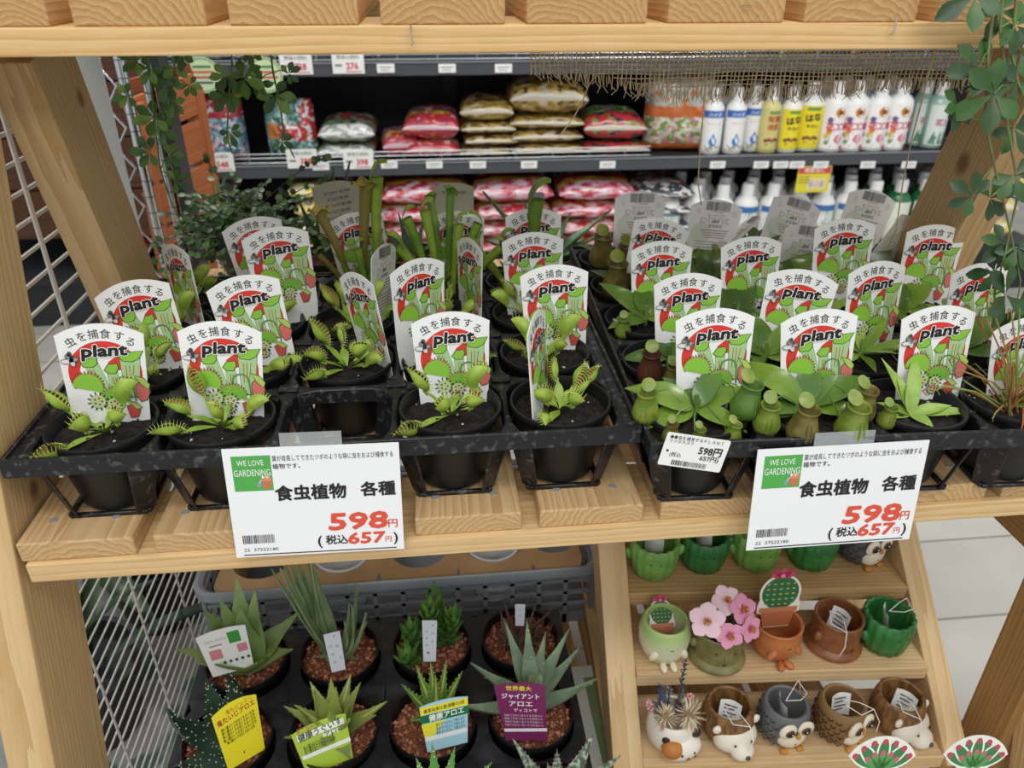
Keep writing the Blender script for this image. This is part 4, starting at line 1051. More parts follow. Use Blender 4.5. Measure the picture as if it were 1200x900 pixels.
def plant_tag(T, c, r, px, py, label, yaw=0, dy=.018, lean=.012, dx=0.0, fx=None):
    F = cell(T, c, r, dx, dy, .058)
    if fx is not None:  # slide the stake sideways in its pot, at most to the wall
        for _ in range(4): F.x += max(-.02, min(.02, (fx - proj(F)[0]) / 1400))
        x0 = cell(T, c, r, 0, dy, .058).x; F.x = max(x0 - .028, min(x0 + .028, F.x))
    A = at_y(px, py, F.y + lean)
    o = tag0 if not used0[0] else dup(tag0)
    used0[0] = True
    o['label'] = label; o.matrix_basis = frame(A, F, math.radians(yaw))
    return o
def tl(side, r, c): return f'in {side} tray, {ROWN[r - 1]} row, ' + (COLN[c - 1] if side == 'left' else COLN4[c - 1] + ' column from left')
WT = 'white red-ring plant label '
for (c, r, px, py, yaw, dy, dx, nm, fx) in (
    (1, 1, 114, 379, 6, .016, 0, '', 133), (2, 1, 256, 376, 0, .014, 0, '', 268), (1, 2, 150, 329, 5, .016, 0, '', 190), (2, 2, 281, 323, 4, .016, 0, '', 312), (2, 3, 320, 266, 12, .016, .006, '', 345), (2, 4, 292, 255, 18, .016, .002, '', 318),
    (1, 3, 202, 286, -50, .018, .01, 'turned edge-on ', 228), (3, 2, 414, 319, -56, .012, .022, 'turned half away ', 442), (4, 2, 489, 303, 42, .012, -.012, 'angled ', 495), (4, 1, 527, 365, 0, .022, -.006, '', 533), (5, 2, 649, 310, 0, .02, 0, '', 652), (5, 3, 624, 272, 0, .02, 0, '', 626),
    (5, 4, 625, 244, 0, .02, 0, '', 626), (5, 1, 628, 366, 70, -.002, -.022, 'turned edge-on ', 634), (4, 4, 534, 247, 0, .022, 0, '', 536), (4, 3, 550, 279, -70, .012, .022, 'turned edge-on ', 556), (3, 4, 413, 249, 4, .026, -.004, '', 432)):
    plant_tag(T1, c, r, px, py, WT + nm + tl('left', r, c), yaw, dy, .012, dx, fx)
plant_tag(T1, 3, 3, 450, 286, 'plant label turned showing its printed back in left tray, third row', 250, .014, .012, .018, 456)
for (c, r, px, py, yaw, dy, dx, nm, fx) in (
    (1, 1, 839, 361, -4, .018, .002, '', 832), (2, 1, 961, 362, -2, .02, -.006, '', 953), (3, 1, 1102, 358, 0, .02, 0, '', 1088), (1, 2, 807, 320, 0, .02, 0, '', 803), (2, 2, 944, 316, -14, .02, 0, '', 932), (3, 2, 1030, 306, 12, .02, -.01, '', 1014), (1, 3, 776, 282, 0, .02, 0, '', 772),
    (2, 3, 881, 277, 0, .02, -.01, '', 876), (3, 3, 992, 256, -2, .02, 0, '', 980), (4, 3, 1100, 263, -2, .02, -.006, '', 1078), (4, 2, 1152, 308, 6, .02, .0, '', 1132), (4, 1, 1205, 372, 4, .024, -.004, '', 1190), (1, 4, 778, 256, -6, .024, .002, '', 772), (2, 5, 888, 252, 66, .0, .012, 'turned edge-on ', 880)):
    plant_tag(T2, c, r, px, py, WT + nm + tl('right', r, c), yaw, dy, .012, dx, fx)
for i, (c, r, px, py, yaw, dy, fx) in enumerate(((1, 5, 752, 224, 184, .0, 744), (2, 5, 842, 234, 178, .0, 832), (3, 5, 938, 231, 176, .01, 918), (4, 5, 1026, 223, 180, .0, 1010), (4, 4, 1082, 261, 186, .024, 1060), (3, 4, 950, 262, 190, .02, 930))):
    plant_tag(T2, c, r, px, py, f'plant label showing its barcoded back in right tray, {ORD[i]} reversed label of six', yaw, dy, .01, 0, fx)

# ================================================================ price cards and price sticker
def price_card(TL, TR, BL, BR, yt, yb_, label):
    tlp, trp = at_y(TL[0], TL[1], yt), at_y(TR[0], TR[1], yt); blp, brp = at_y(BL[0], BL[1], yb_), at_y(BR[0], BR[1], yb_)
    c = (tlp + trp + blp + brp) / 4; ux = ((trp - tlp) + (brp - blp)).normalized(); w = ((trp - tlp).length + (brp - blp).length) / 2
    up = ((tlp - blp) + (trp - brp)); h = up.length / 2; up = (up - ux * up.dot(ux)).normalized(); n = ux.cross(up)
    t = thing('price_card', label, 'price card'); M = Matrix((ux, -n, up)).transposed().to_4x4(); M.translation = c; t.matrix_basis = M
    asp = h / w
    mb = MB(); mb.use(C('#f3f4f5', .3, coat=.3)).box((0, 0, 0), (w, .001, h)); mb.build('card', t)
    p = Print(); sy = asp / .62
    X = lambda u: u - .5
    Y = lambda v: asp / 2 - v * sy
    p.rect(X(.045), Y(.235), X(.265), Y(.04), '#52ab4e'); p.text('WE LOVE', X(.15), Y(.08), .05, '#f2f6ee', 3, width=.15); p.text('GARDENING', X(.155), Y(.135), .06, '#f2f6ee', 3, width=.205)
    p.poly([(X(.205), Y(.17)), (X(.255), Y(.17)), (X(.247), Y(.225)), (X(.213), Y(.225))], '#d0704c', 3); p.rect(X(.202), Y(.182), X(.258), Y(.165), '#e08a62', 4); p.oval(X(.187), Y(.2), .012, .022, '#8aa0a8', 3, -20); p.line(X(.19), Y(.19), X(.215), Y(.155), .008, '#c8ccc8', 4)
    for i in range(4): p.oval(X(.212 + i * .012), Y(.158), .008, .01, ['#f0e8e0', '#d8a890', '#f0d8c8', '#d89a8a'][i], 5, n=8)
    p.text('葉が成長してできたツボのような袋に虫をおよび捕食する', X(.62), Y(.062), .04, '#2f2f2f', 3, width=.69); p.text('植物です。', X(.362), Y(.105), .036, '#2f2f2f', 3, bold=.006)
    p.text('食虫植物', X(.475), Y(.262), .105, '#1d1d1d', 3, bold=.032, width=.405); p.text('各種', X(.865), Y(.258), .1, '#1d1d1d', 3, bold=.032, width=.2)
    R_ = '#e0533a'
    p.text('598', X(.735), Y(.44), .155, R_, 3, bold=.042, shear=.1, width=.34); p.text('円', X(.94), Y(.462), .065, R_, 3, bold=.014)
    p.text('(', X(.497), Y(.545), .09, '#1d1d1d', 3, bold=.02); p.text('税込', X(.6), Y(.545), .068, '#1d1d1d', 3, bold=.02, width=.13); p.text('657', X(.775), Y(.542), .105, R_, 3, bold=.04, shear=.1, width=.215); p.text('円', X(.908), Y(.555), .044, R_, 3, bold=.01); p.text(')', X(.955), Y(.545), .09, '#1d1d1d', 3, bold=.02)
    p.barcode(X(.05), Y(.54), X(.235), Y(.49), '#2b2b2b'); p.text('22  37522180', X(.15), Y(.578), .03, '#3a3a3a', 3, width=.2); p.line(X(.045), Y(.607), X(.955), Y(.607), .007, '#1d1d1d')
    mb = MB(); p.put(mb, lambda u, v, l: V((u * w, -.0006 - l, v * w))); mb.build('print', t)
    mb = MB(); mb.use(C('#d8dcdd', .1, alpha=.3)); mb.box((0, .0014, h / 2 + .004), (w * .35, .0008, .014)); mb.build('clear_clip', t)
    return t
price_card((260, 527), (467, 518), (277, 653), (474, 643), .001, -.012, 'white price card reading 598 yen hanging on left tray')
price_card((887, 527), (1086, 516), (875, 645), (1068, 631), -.022, -.034, 'white price card reading 598 yen hanging on right tray')
tlp = at_y(783, 506, -.0165); trp = at_y(857, 517, -.0165); blp = at_y(774, 544, -.0185)
ux = (trp - tlp).normalized(); w = (trp - tlp).length; up = tlp - blp; h = up.length; up = (up - ux * up.dot(ux)).normalized(); n = ux.cross(up)
t = thing('price_sticker', 'small white price sticker stuck on front rim of right tray', 'price sticker'); M = Matrix((ux, -n, up)).transposed().to_4x4(); M.translation = (tlp + trp) / 2 - up * h / 2; t.matrix_basis = M
asp = h / w; pts = []
for cx, cy, a0 in ((.47, asp / 2 - .03, 0), (-.47, asp / 2 - .03, 90), (-.47, -asp / 2 + .03, 180), (.47, -asp / 2 + .03, 270)):
    for k in range(4): a = math.radians(a0 + k * 30); pts.append((cx + .03 * math.cos(a), cy + .03 * math.sin(a)))
card_mesh(pts, .0006, TAGW, w).build('card', t)
p = Print(); p.text('●●虫を捕食するＰＬＡＮＴ', -.02, asp * .38, .07, '#2a2a2a', 3, width=.84); p.text('ウツボカズラ', -.25, asp * .26, .062, '#4a4a4a', 3, width=.38); p.text('598円', .24, asp * .08, .16, '#1d1d1d', 3, bold=.025, width=.36); p.text('657円)', .26, -asp * .14, .1, '#1d1d1d', 3, bold=.014, width=.3); p.text('(税込', -.28, -asp * .14, .085, '#3a3a3a', 3, width=.18); p.oval(-.42, -.02, .02, .02, '#1d1d1d', 3, n=10)
p.barcode(-.3, -asp * .45, .25, -asp * .3, '#2b2b2b')
mb = MB(); p.put(mb, lambda u, v, l: V((u * w, -.0004 - l, v * w))); mb.build('print', t)

# ================================================================ lower shelf: aloes
LZ = -.43
AZ = -.333
AT = MB(); AT.use(N2('#1b1d21', '#3a3d42', 30, .5, .75, .45))
ax0, ax1, ay0, ay1 = .03, .481, -.105, .232
acx = [.0915, .2015, .3135, .4235]; acy = [-.047, .064, .174]
AT2 = (ay0, -.0, .118, ay1)
zt = -.352
xs = [ax0, .146, .258, .369, ax1]; ysb = [ay0, .0085, .119, ay1]
for i in range(4):
    for j in range(3):
        cx, cy = acx[i], acy[j]; n = 32; out = []; inn = []; low = []
        for k in range(n):
            a = 2 * PI * k / n; c, s_ = math.cos(a), math.sin(a)
            tx = ((xs[i + 1] - cx) if c > 0 else (cx - xs[i])) / max(abs(c), 1e-6); ty = ((ysb[j + 1] - cy) if s_ > 0 else (cy - ysb[j])) / max(abs(s_), 1e-6); tt = min(tx, ty)
            out.append(V((cx + c * tt, cy + s_ * tt, zt))); inn.append(V((cx + c * .049, cy + s_ * .049, zt))); low.append(V((cx + c * .046, cy + s_ * .046, zt - .03)))
        AT.add(out + inn + low, [(k, (k + 1) % n, n + (k + 1) % n, n + k) for k in range(n)] + [(n + k, n + (k + 1) % n, 2 * n + (k + 1) % n, 2 * n + k) for k in range(n)])
for (a, b_) in (((ax0, ay0), (ax1, ay0)), ((ax1, ay0), (ax1, ay1)), ((ax1, ay1), (ax0, ay1)), ((ax0, ay1), (ax0, ay0))):
    AT.bar((a[0], a[1], (zt + LZ) / 2), (b_[0], b_[1], (zt + LZ) / 2), .002, zt - LZ - .001)
tag(AT.build('pot_tray', None, 30), 'black flat plastic tray with round holes on the lower shelf holding aloes', 'plant tray')
APOT = C('#141517', .3)
GRV = [C('#8a5236', .9), C('#a3674a', .9), C('#74422c', .9), C('#b57f62', .9)]
def apot(root, seed, gcols=GRV):
    mb = MB(); mb.use(APOT); h = AZ - LZ - .002
    mb.lathe([(0, 0), (.034, 0), (.036, .004), (.0455, h - .012), (.047, h - .01), (.048, h), (.0465, h), (.0445, h - .012), (.04, h - .03), (0, h - .03)], 40); mb.build('pot', root, 45)
    rr = random.Random(seed); mb = MB(); mb.use(gcols[2]); mb.lathe([(.0445, h - .014), (.03, h - .0115), (0, h - .0105)], 24)
    for i in range(330):
        a = rr.uniform(0, 6.28); q = .0435 * math.sqrt(rr.random()); mb.use(rr.choice(gcols)); mb.rock((q * math.cos(a), q * math.sin(a), h - .0115 + rr.uniform(0, .003)), rr.uniform(.0018, .0038))
    o = mb.build('gravel', root); o['kind'] = 'stuff'
    return h - .009
def aloe(label, i, j, seed, fn, dxy=(0, 0)):
    t = thing('potted_aloe', label, 'potted plant', (acx[i] + dxy[0], acy[j] + dxy[1], LZ + .002), 0, 'aloes on the lower shelf'); h = apot(t, seed); mb = MB(); fn(mb, h, random.Random(seed)); mb.build('leaves', t, 50); return t
R = math.radians
A1 = N2('#7c9858', '#97b06c', 30, rough=.42); A1b = N2('#8a9a4a', '#6f8f4a', 40, rough=.42)
def f1(mb, h, rr):
    for k, (a, el, L, cu) in enumerate(((100, 1.15, .075, -.1), (60, 1.2, .07, .1), (150, .85, .06, .2), (20, .65, .065, .1), (185, .45, .06, .1), (-20, .5, .055, .2), (-60, .7, .05, .2), (-110, .75, .055, .25), (90, 1.45, .06, 0), (215, .6, .05, .2), (135, 1.25, .065, -.1))):
        mb.use([A1, A1b][k == 3]).fat_leaf((.004 * math.cos(R(a)), .004 * math.sin(R(a)), h), R(a), el, L * 1.35, .042, .006, cu, 8)
aloe('broad pale green aloe at back left of the black lower tray', 0, 2, 1, f1)
A2 = N2('#7c9468', '#95a97c', 25, rough=.5)
def f2(mb, h, rr):
    for k in range(15):
        a = rr.uniform(100, 190); mb.use(A2).fat_leaf((-.008 + rr.uniform(-.005, .006), rr.uniform(-.006, .006), h), R(a), 1.15 + rr.uniform(0, .25), rr.uniform(.12, .17), .0155, .005, rr.uniform(.1, .3), 9)
    for k in range(12):
        a = rr.uniform(-70, 70); mb.use(A2).fat_leaf((.006 + rr.uniform(-.005, .004), rr.uniform(-.006, .004), h), R(a), .75 + rr.uniform(0, .5), rr.uniform(.07, .115), .010, .004, rr.uniform(.3, .6), 9)
    for a in (200, 250, 320): mb.fat_leaf((0, 0, h), R(a), .35, .035, .009, .004, .1, 6)
aloe('tall grey-green fan-leaved aloe with small white label, back row of lower tray', 1, 2, 2, f2)
A3 = N2('#4c7a30', '#6d9844', 40, rough=.4)
def f3(mb, h, rr):
    for (ox, oy, az, n, ht) in ((0, .002, 90, 34, .05), (.018, .006, 30, 26, .04), (-.016, -.004, 160, 22, .036), (-.026, -.022, 215, 12, .018), (.004, .018, 80, 20, .055)):
        for k in range(n):
            z = ht * k / n; a = k * 2.4; r_ = .004
            mb.use(A3).fat_leaf((ox + math.cos(R(az)) * z * .3 + r_ * math.cos(a), oy + math.sin(R(az)) * z * .3 + r_ * math.sin(a), h + z), a, .35 + .8 * k / n, .021, .0085, .004, .5, 5, teeth=3, tooth=.0016)
aloe('bright green small spiky clump aloe with white stick label, back row', 2, 2, 3, f3)
A4 = N2('#6a4038', '#5a5440', 60, rough=.5)
def f4(mb, h, rr):
    for k in range(26): mb.use(A4).fat_leaf((rr.uniform(-.02, .02), rr.uniform(-.015, .015), h), rr.uniform(0, 6.28), rr.uniform(.4, 1.2), rr.uniform(.03, .055), .006, .003, rr.uniform(.2, .5), 6)
aloe('small reddish-brown aloe in back right corner of the lower tray', 3, 2, 4, f4)
B1 = N2('#22382a', '#31493a', 25, rough=.38); WSP = C('#d5dcc4', .6)
def g1(mb, h, rr):
    for (a, el, L, W, cu, b_) in ((175, .15, .075, .03, 1.5, (0, 0)), (-60, .3, .03, .03, .6, (.01, 0)), (75, 1.2, .085, .034, .75, (.012, .006)), (120, 1.05, .065, .03, .35, (-.004, .006)), (195, .02, .055, .03, .2, (.012, -.012)), (20, .9, .05, .028, .6, (.012, .0))):
        mb.use(B1).fat_leaf((b_[0], b_[1], h), R(a), el, L * 1.15, W * 1.15, .012, cu, 10, None, 9, .0016, WSP, 46, WSP)
aloe('dark green aloe covered in white bumps with a yellow label', 0, 1, 5, g1)
B2 = N2('#96a350', '#72894a', 30, .35, .7, rough=.42, stretch=(1, 1, .4)); B2y = C('#c8c466', .45)
def g2(mb, h, rr):
    for k in range(17):
        a = k * 137.5 + 20; t = k / 16; mb.use(B2).fat_leaf((.003 * math.cos(R(a)), .003 * math.sin(R(a)), h + .012 * t), R(a), .25 + t * 1.05, .062 - .012 * t, .022, .006, .15, 8, None, 7, .0012, B2y, 0, None, B2y if k % 3 == 0 else None)
aloe('yellow-green variegated rosette aloe with lime label', 1, 1, 6, g2, (.004, 0))
B3 = N2('#4d7a34', '#6a9444', 30, rough=.4)
def g3(mb, h, rr):
    for (a, el, L) in ((100, 1.3, .07), (60, 1.15, .068), (130, 1.1, .066), (30, .95, .06), (165, .9, .058), (80, 1.45, .06), (200, .35, .03), (-60, .6, .035)):
        mb.use(B3).fat_leaf((.004 + .004 * math.cos(R(a)), .01 + .004 * math.sin(R(a)), h), R(a), el, L, .016, .006, .1, 8, None, 9, .0016, B2y, 0, None, B2y)
aloe('green and cream striped upright aloe with yellow and blue label', 2, 1, 7, g3)
B4 = N2('#6b8068', '#84977a', 30, rough=.5); B4y = C('#b9bd7e', .5)
def g4(mb, h, rr):
    mb.use(N2('#8f8a5e', '#6f7a54', 60, rough=.6)).tube([(0, .0, h - .005), (.001, 0, h + .012), (0, 0, h + .04), (.002, 0, h + .062)], [.007, .0085, .011, .006], 10)
    for (a, el, L, z, cu) in ((185, .2, .088, .014, .25), (5, .3, .075, .014, .3), (160, .42, .075, .028, .3), (28, .5, .075, .026, .3), (120, .95, .085, .036, .1), (60, 1.0, .07, .034, .2), (95, 1.25, .085, .04, .05), (40, .65, .078, .036, .3), (-90, 1.2, .05, .036, .2), (-60, 1.3, .045, .04, .2)):
        mb.use(B4).fat_leaf((.006 * math.cos(R(a)), .006 * math.sin(R(a)), h + z), R(a), el, L, .017, .008, cu, 9, None, 12, .0007, B4y, 8, B4y)
aloe('large grey-green tree aloe with purple label', 3, 1, 8, g4)
C1_ = N2('#4f8a3a', '#6aa24a', 30, rough=.4)
def h1(mb, h, rr):
    for k in range(11):
        a = k * 137.5 + 30; t = k / 10; mb.use(C1_).fat_leaf((.003 * math.cos(R(a)), .003 * math.sin(R(a)), h), R(a), .35 + t, .062, .02, .006, .1, 8, None, 8, .0014, B2y, 16, WSP)
aloe('green white-dotted aloe at front left corner of lower tray', 0, 0, 9, h1, (-.004, -.006))
C2_ = N2('#6a9a3a', '#86b24a', 30, rough=.4)
def h2(mb, h, rr):
    for k in range(22):
        a = k * 137.5; t = k / 21; mb.use(C2_).fat_leaf((0, 0, h + .01 * t), R(a), .3 + t * 1.0, .05, .013, .005, .2, 7, None, 7, .0016, C2_)
aloe('fresh green toothed aloe in front row, second from left', 1, 0, 10, h2, (-.008, -.002))
def h3(mb, h, rr):
    for (a, el, L) in ((95, 1.2, .08), (60, 1.0, .07), (125, 1.05, .065), (20, .7, .075), (165, .55, .075), (75, 1.4, .06), (0, .3, .06), (190, .25, .06), (-50, .5, .05), (-120, .5, .05)):
        mb.use(C1_).fat_leaf((.004 * math.cos(R(a)), .004 * math.sin(R(a)), h), R(a), el, L, .021, .006, .1, 9, None, 9, .0013, B2y, 22, WSP)
aloe('white-speckled bright green aloe in front row, third from left', 2, 0, 11, h3, (.004, .004))
PK = C('#b5606a', .5); C4_ = N2('#4a5f4a', '#a9b8a0', 220, .45, .62, rough=.5)
def h4(mb, h, rr):
    for (a, el, L) in ((140, .95, .085), (85, 1.25, .065), (45, .75, .08), (20, .55, .08), (170, .4, .06), (-20, .4, .06), (110, 1.2, .05), (-70, .6, .05), (-120, .5, .05)):
        mb.use(C4_).fat_leaf((.004 * math.cos(R(a)), .004 * math.sin(R(a)), h), R(a), el, L, .024, .006, .0, 9, None, 14, .0017, PK)
aloe('pink-edged speckled aloe in front right corner of the lower tray', 3, 0, 12, h4, (.012, .0))
# labels stuck in the aloes
def aloe_tag(label, TLp, TRp, BLp, BRp, y, lean, pr, mat, arc=.0, name='aloe_label', sk=.3):
    tlp = at_y(*TLp, y + lean); trp = at_z(*TRp, tlp.z); blp = at_y(*BLp, y); brp = at_z(*BRp, blp.z)
    ux = ((trp - tlp) + (brp - blp)).normalized(); w = ((trp - tlp).length + (brp - blp).length) / 2
    up = ((tlp - blp) + (trp - brp)) / 2; h = up.length; up.normalize(); a_ = (ux + up).normalized(); b_ = (ux - up).normalized(); ux = (a_ + b_).normalized(); up = (a_ - b_).normalized(); n = ux.cross(up)
    t = thing(name, label, 'plant label'); M = Matrix((ux, -n, up)).transposed().to_4x4(); M.translation = (blp + brp) / 2; t.matrix_basis = M
    a = h / w; pts = [(-.42, -sk), (.42, -sk), (.5, a)] + ([(.5 - i / 8, a + arc * (1 - (1 - i / 4) ** 2)) for i in range(1, 8)] if arc else []) + [(-.5, a)]
    card_mesh(pts, .0008, mat, w).build('card', t)
    p = Print(); pr(p, a); mb = MB(); p.put(mb, lambda u, v, l: V((u * w, -.0005 - l, v * w))); mb.build('print', t); return t
def q1(p, a):
    p.text('アロエインテジフォリア', -.12, a * .82, .07, '#4a4a4a', 3, width=.5); p.rect(.1, a * .66, .34, a * .94, '#3f9a3f'); p.rect(.22, a * .4, .42, a * .6, '#d88a92'); p.rect(-.34, a * .36, -.1, a * .6, '#d88a92'); p.line(-.3, a * .7, -.05, a * .7, .03, '#8a8a8a')
    for i in range(5): p.oval(-.1 + .12 * i, a * .24, .035, .04, '#3c5a44', 3, n=7)
aloe_tag('white picture label with green and pink blocks lying in the pale aloe pot', (223, 746), (281, 738), (243, 792), (303, 778), .136, .012, q1, TAGW, .06, sk=.04)
q2 = lambda s: (lambda p, a: [p.text(ch, x, y * a, .22, '#2b2b2b', 3) for ch, x, y in s])
STK = C('#d9dbe6', .4)
aloe_tag('white stick label with black katakana beside the grey-green fan aloe', (377, 744), (396, 740), (386, 783), (406, 779), .13, .012, q2((('ア', .1, .88), ('ロ', .18, .6), ('エ', .26, .25), ('リ', -.2, .62), ('ネ', -.15, .38), ('ア', -.12, .14))), STK)
aloe_tag('white stick label with black katakana in front of the spiky clump aloe', (496, 727), (514, 727), (495, 771), (512, 770), .125, .012, q2((('ア', .2, .86), ('ロ', .2, .66), ('エ', .2, .45), ('ヒ', -.2, .72), ('ス', -.2, .52), ('イ', -.2, .34), ('錦', -.1, .13))), STK)
aloe_tag('grey stick label beside the small reddish-brown aloe', (604, 708), (616, 708), (603, 730), (615, 730), .17, .006, q2((('ア', 0, .7), ('ロ', 0, .4))), STK)
def q3(p, a):
    p.text('鬼もビックリ', .1, a * .97, .11, '#c98a1a', 3, 6, .01, width=.6); p.text('鬼たいじアロエ', .0, a * .82, .15, '#a8402a', 3, 6, .02, width=.86)
    for i in range(5): p.text('厚い葉のトゲが白く大きい丈夫', .0, a * (.64 - i * .085), .08, '#3a3416', 3, 5, .006, width=.76 - .12 * (i == 4))
aloe_tag('yellow label with red title beside the white-bumped dark aloe', (256, 846), (306, 803), (262, 889), (309, 862), .03, .012, q3, C('#efe02a', .4), .12)
def q4(p, a):
    p.rect(-.42, a * .02, .46, a * .16, '#e8ebe4', 1); p.text('きこなかぶ', -.2, a * .98, .1, '#a8702a', 3, 3, .01, width=.4); p.rect(-.42, a * .68, .44, a * .9, '#e9eee0', 1); p.text('健康うぐいす', .0, a * .79, .15, '#2b331c', 3, 3, .02, width=.8); p.rect(.02, a * .5, .42, a * .64, '#e9eee0', 1); p.text('アロエ', .22, a * .57, .11, '#2b331c', 3, 3, .015, width=.34)
    for i in range(3): p.text('丸い葉のみどりが美しい人気', -.08, a * (.42 - i * .1), .08, '#3c4a1c', 3, 2, .006, width=.56)
aloe_tag('lime green label in front of the variegated rosette aloe', (337, 861), (403, 839), (350, 890), (414, 871), .026, .012, q4, C('#a9c43a', .4), .06)
def q5(p, a):
    p.rect(-.5, a * .5, .5, a * .74, '#1f6a44', 1); p.poly([(-.49, a * .48), (.0, a * .48), (-.3, 0), (-.44, 0)], '#e8df3a', 1); p.text('健康アロエ', .04, a * .62, .17, '#eef4ea', 3, 2, .022, width=.72); p.text('薬草効果は普通種の5倍', .0, a * .86, .1, '#4a4a1c', 3, 2, .008, width=.84)
    for i in range(3): p.text('葉をすりおろして使えます', .1, a * (.38 - .12 * i), .085, '#3a6a8a', 3, 2, .004, width=.6)
    p.rect(-.44, -.04, .44, a * .08, '#e9ecee', 2)
    p.rect(-.49, a * .76, .49, a * .98, '#eedf3a', 1)
aloe_tag('yellow, green and pale blue label on the striped upright aloe', (489, 829), (552, 816), (498, 869), (548, 853), .026, .012, q5, C('#a9d4de', .4), .06)
def q6(p, a):
    p.text('世界最大', -.02, a * .94, .13, '#e8d43a', 3, -3, .02, width=.5); p.text('ジャイアント', .0, a * .76, .15, '#f2e9ee', 3, -3, .02, width=.74); p.text('アロエ', -.02, a * .59, .15, '#f2e9ee', 3, -3, .02, width=.46); p.text('ディコトマ', .06, a * .44, .1, '#f2e9ee', 3, -3, .01, width=.46)
    for i in range(4): p.text('樹齢三百年に達する世界最大の', .0, a * (.32 - i * .075), .06, '#d9b8c8', 3, -3, .004, width=.76)
    p.rect(-.42, -.06, .44, a * .02, '#ece8ea', 2)
aloe_tag('purple label with white lettering in front of the grey-green tree aloe', (574, 802), (627, 806), (583, 851), (648, 857), .035, .008, q6, C('#7a2a5c', .4), .07)

# grey basket crate with a holed cardboard insert and white pots
BK = thing('plastic_basket', 'grey slotted plastic basket behind the aloes', 'basket', (.275, .36, LZ))
GREY = C('#83898f', .45)
bw, bd, bh = .525, .15, .105
def slotted(mb, p0, p1, h, n):
    p0, p1 = V(p0), V(p1); d = p1 - p0
    for (z, hh) in ((.008, .016), (.034, .005), (.056, .005), (.078, .005), (h - .012, .012)): mb.bar(p0 + V((0, 0, z)), p1 + V((0, 0, z)), .004, hh)
    for i in range(n + 1): q = p0 + d * i / n; mb.bar(q, q + V((0, 0, h - .01)), .004, .006, d)
mb = MB(); mb.use(GREY)
cs = [(-bw / 2, -bd / 2, 0), (bw / 2, -bd / 2, 0), (bw / 2, bd / 2 + .1, 0), (-bw / 2, bd / 2 + .1, 0)]
for i in range(4): slotted(mb, cs[i], cs[(i + 1) % 4], bh, 14 if i % 2 == 0 else 7)
mb.box((0, .05, .002), (bw, bd + .1, .004))
mb.build('body', BK)
mb = MB(); mb.use(C('#8d9399', .35))
n = 10; loop = []
for (cx, cy, a0) in ((bw / 2 - .02, bd / 2 + .08, 0), (-bw / 2 + .02, bd / 2 + .08, 90), (-bw / 2 + .02, -bd / 2 + .02, 180), (bw / 2 - .02, -bd / 2 + .02, 270)):
    for k in range(7): a = R(a0 + k * 15); loop.append((cx + .028 * math.cos(a), cy + .028 * math.sin(a), bh))
m_ = len(loop); vs = []
for (off, dz) in ((-.006, 0), (0, .003), (.006, 0), (.006, -.012), (-.006, -.012)):
    for k in range(m_):
        x, y, z = loop[k]; nx_, ny_ = V((x, y - .05, 0)).normalized()[:2]; vs.append((x + nx_ * off, y + ny_ * off, z + dz))
mb.add(vs, [(r * m_ + k, r * m_ + (k + 1) % m_, ((r + 1) % 5) * m_ + (k + 1) % m_, ((r + 1) % 5) * m_ + k) for r in range(5) for k in range(m_)])
mb.build('rim', BK, 50)
CB = MB(); CB.use(N2('#b08d62', '#c4a276', 8, rough=.85)); holes = [-.2, -.09, .02, .13, .22]
x_prev = -.25
hx = [(-.252, -.142, -.197), (-.142, -.032, -.087), (-.032, .078, .023), (.078, .18, .129), (.18, .252, .216)]
for (x0, x1, cx) in hx:
    for cy, y0, y1 in ((-.005, -.068, .06), (.11, .06, .17)):
        n = 28; out = []; inn = []; rad = .041 if x1 - x0 > .09 else .03
        for k in range(n):
            a = 2 * PI * k / n; c, s_ = math.cos(a), math.sin(a); tt = min(((x1 - cx) if c > 0 else (cx - x0)) / max(abs(c), 1e-6), ((y1 - cy) if s_ > 0 else (cy - y0)) / max(abs(s_), 1e-6))
            out.append((cx + c * tt, cy + s_ * tt, bh - .012)); inn.append((cx + c * rad, cy + s_ * rad, bh - .012))
        low = [(q[0], q[1], bh - .015) for q in inn]
        CB.add(out + inn + low, [(k, (k + 1) % n, n + (k + 1) % n, n + k) for k in range(n)] + [(n + k, n + (k + 1) % n, 2 * n + (k + 1) % n, 2 * n + k) for k in range(n)])
tag(CB.build('cardboard_insert', None, 0, BK.location), 'brown cardboard sheet with round holes lying in the grey basket', 'cardboard')
for i, (hxx, cy) in enumerate(((-.087, -.005), (.129, -.005), (-.197, .11))):
    mb = MB(); mb.use(C('#dcdfe2', .3)); mb.lathe([(0, .006), (.028, .006), (.036, .075), (.0395, .088), (.0395, .094), (.036, .094), (.033, .07), (0, .02)], 32)
    tag(mb.build('white_pot', None, 40, V(BK.location) + V((hxx, cy, .0))), f'empty white plastic pot set in the grey basket, {["second hole from left", "fourth hole from left", "back left hole"][i]}', 'pot', 'white pots in the basket')
mb = MB(); mb.use(C('#c9cfc6', .25)).box((0, 0, 0), (.05, .3, .0012)); mb.use(N2('#5f7a4a', '#7a9060', 12, rough=.6)).box((.012, .0, .0012), (.03, .26, .001))
tag(mb.build('plastic_bag', None, 0, (.512, .05, LZ + .0025)), 'clear plastic sleeve with green print beside the lower black tray', 'plastic sleeve')

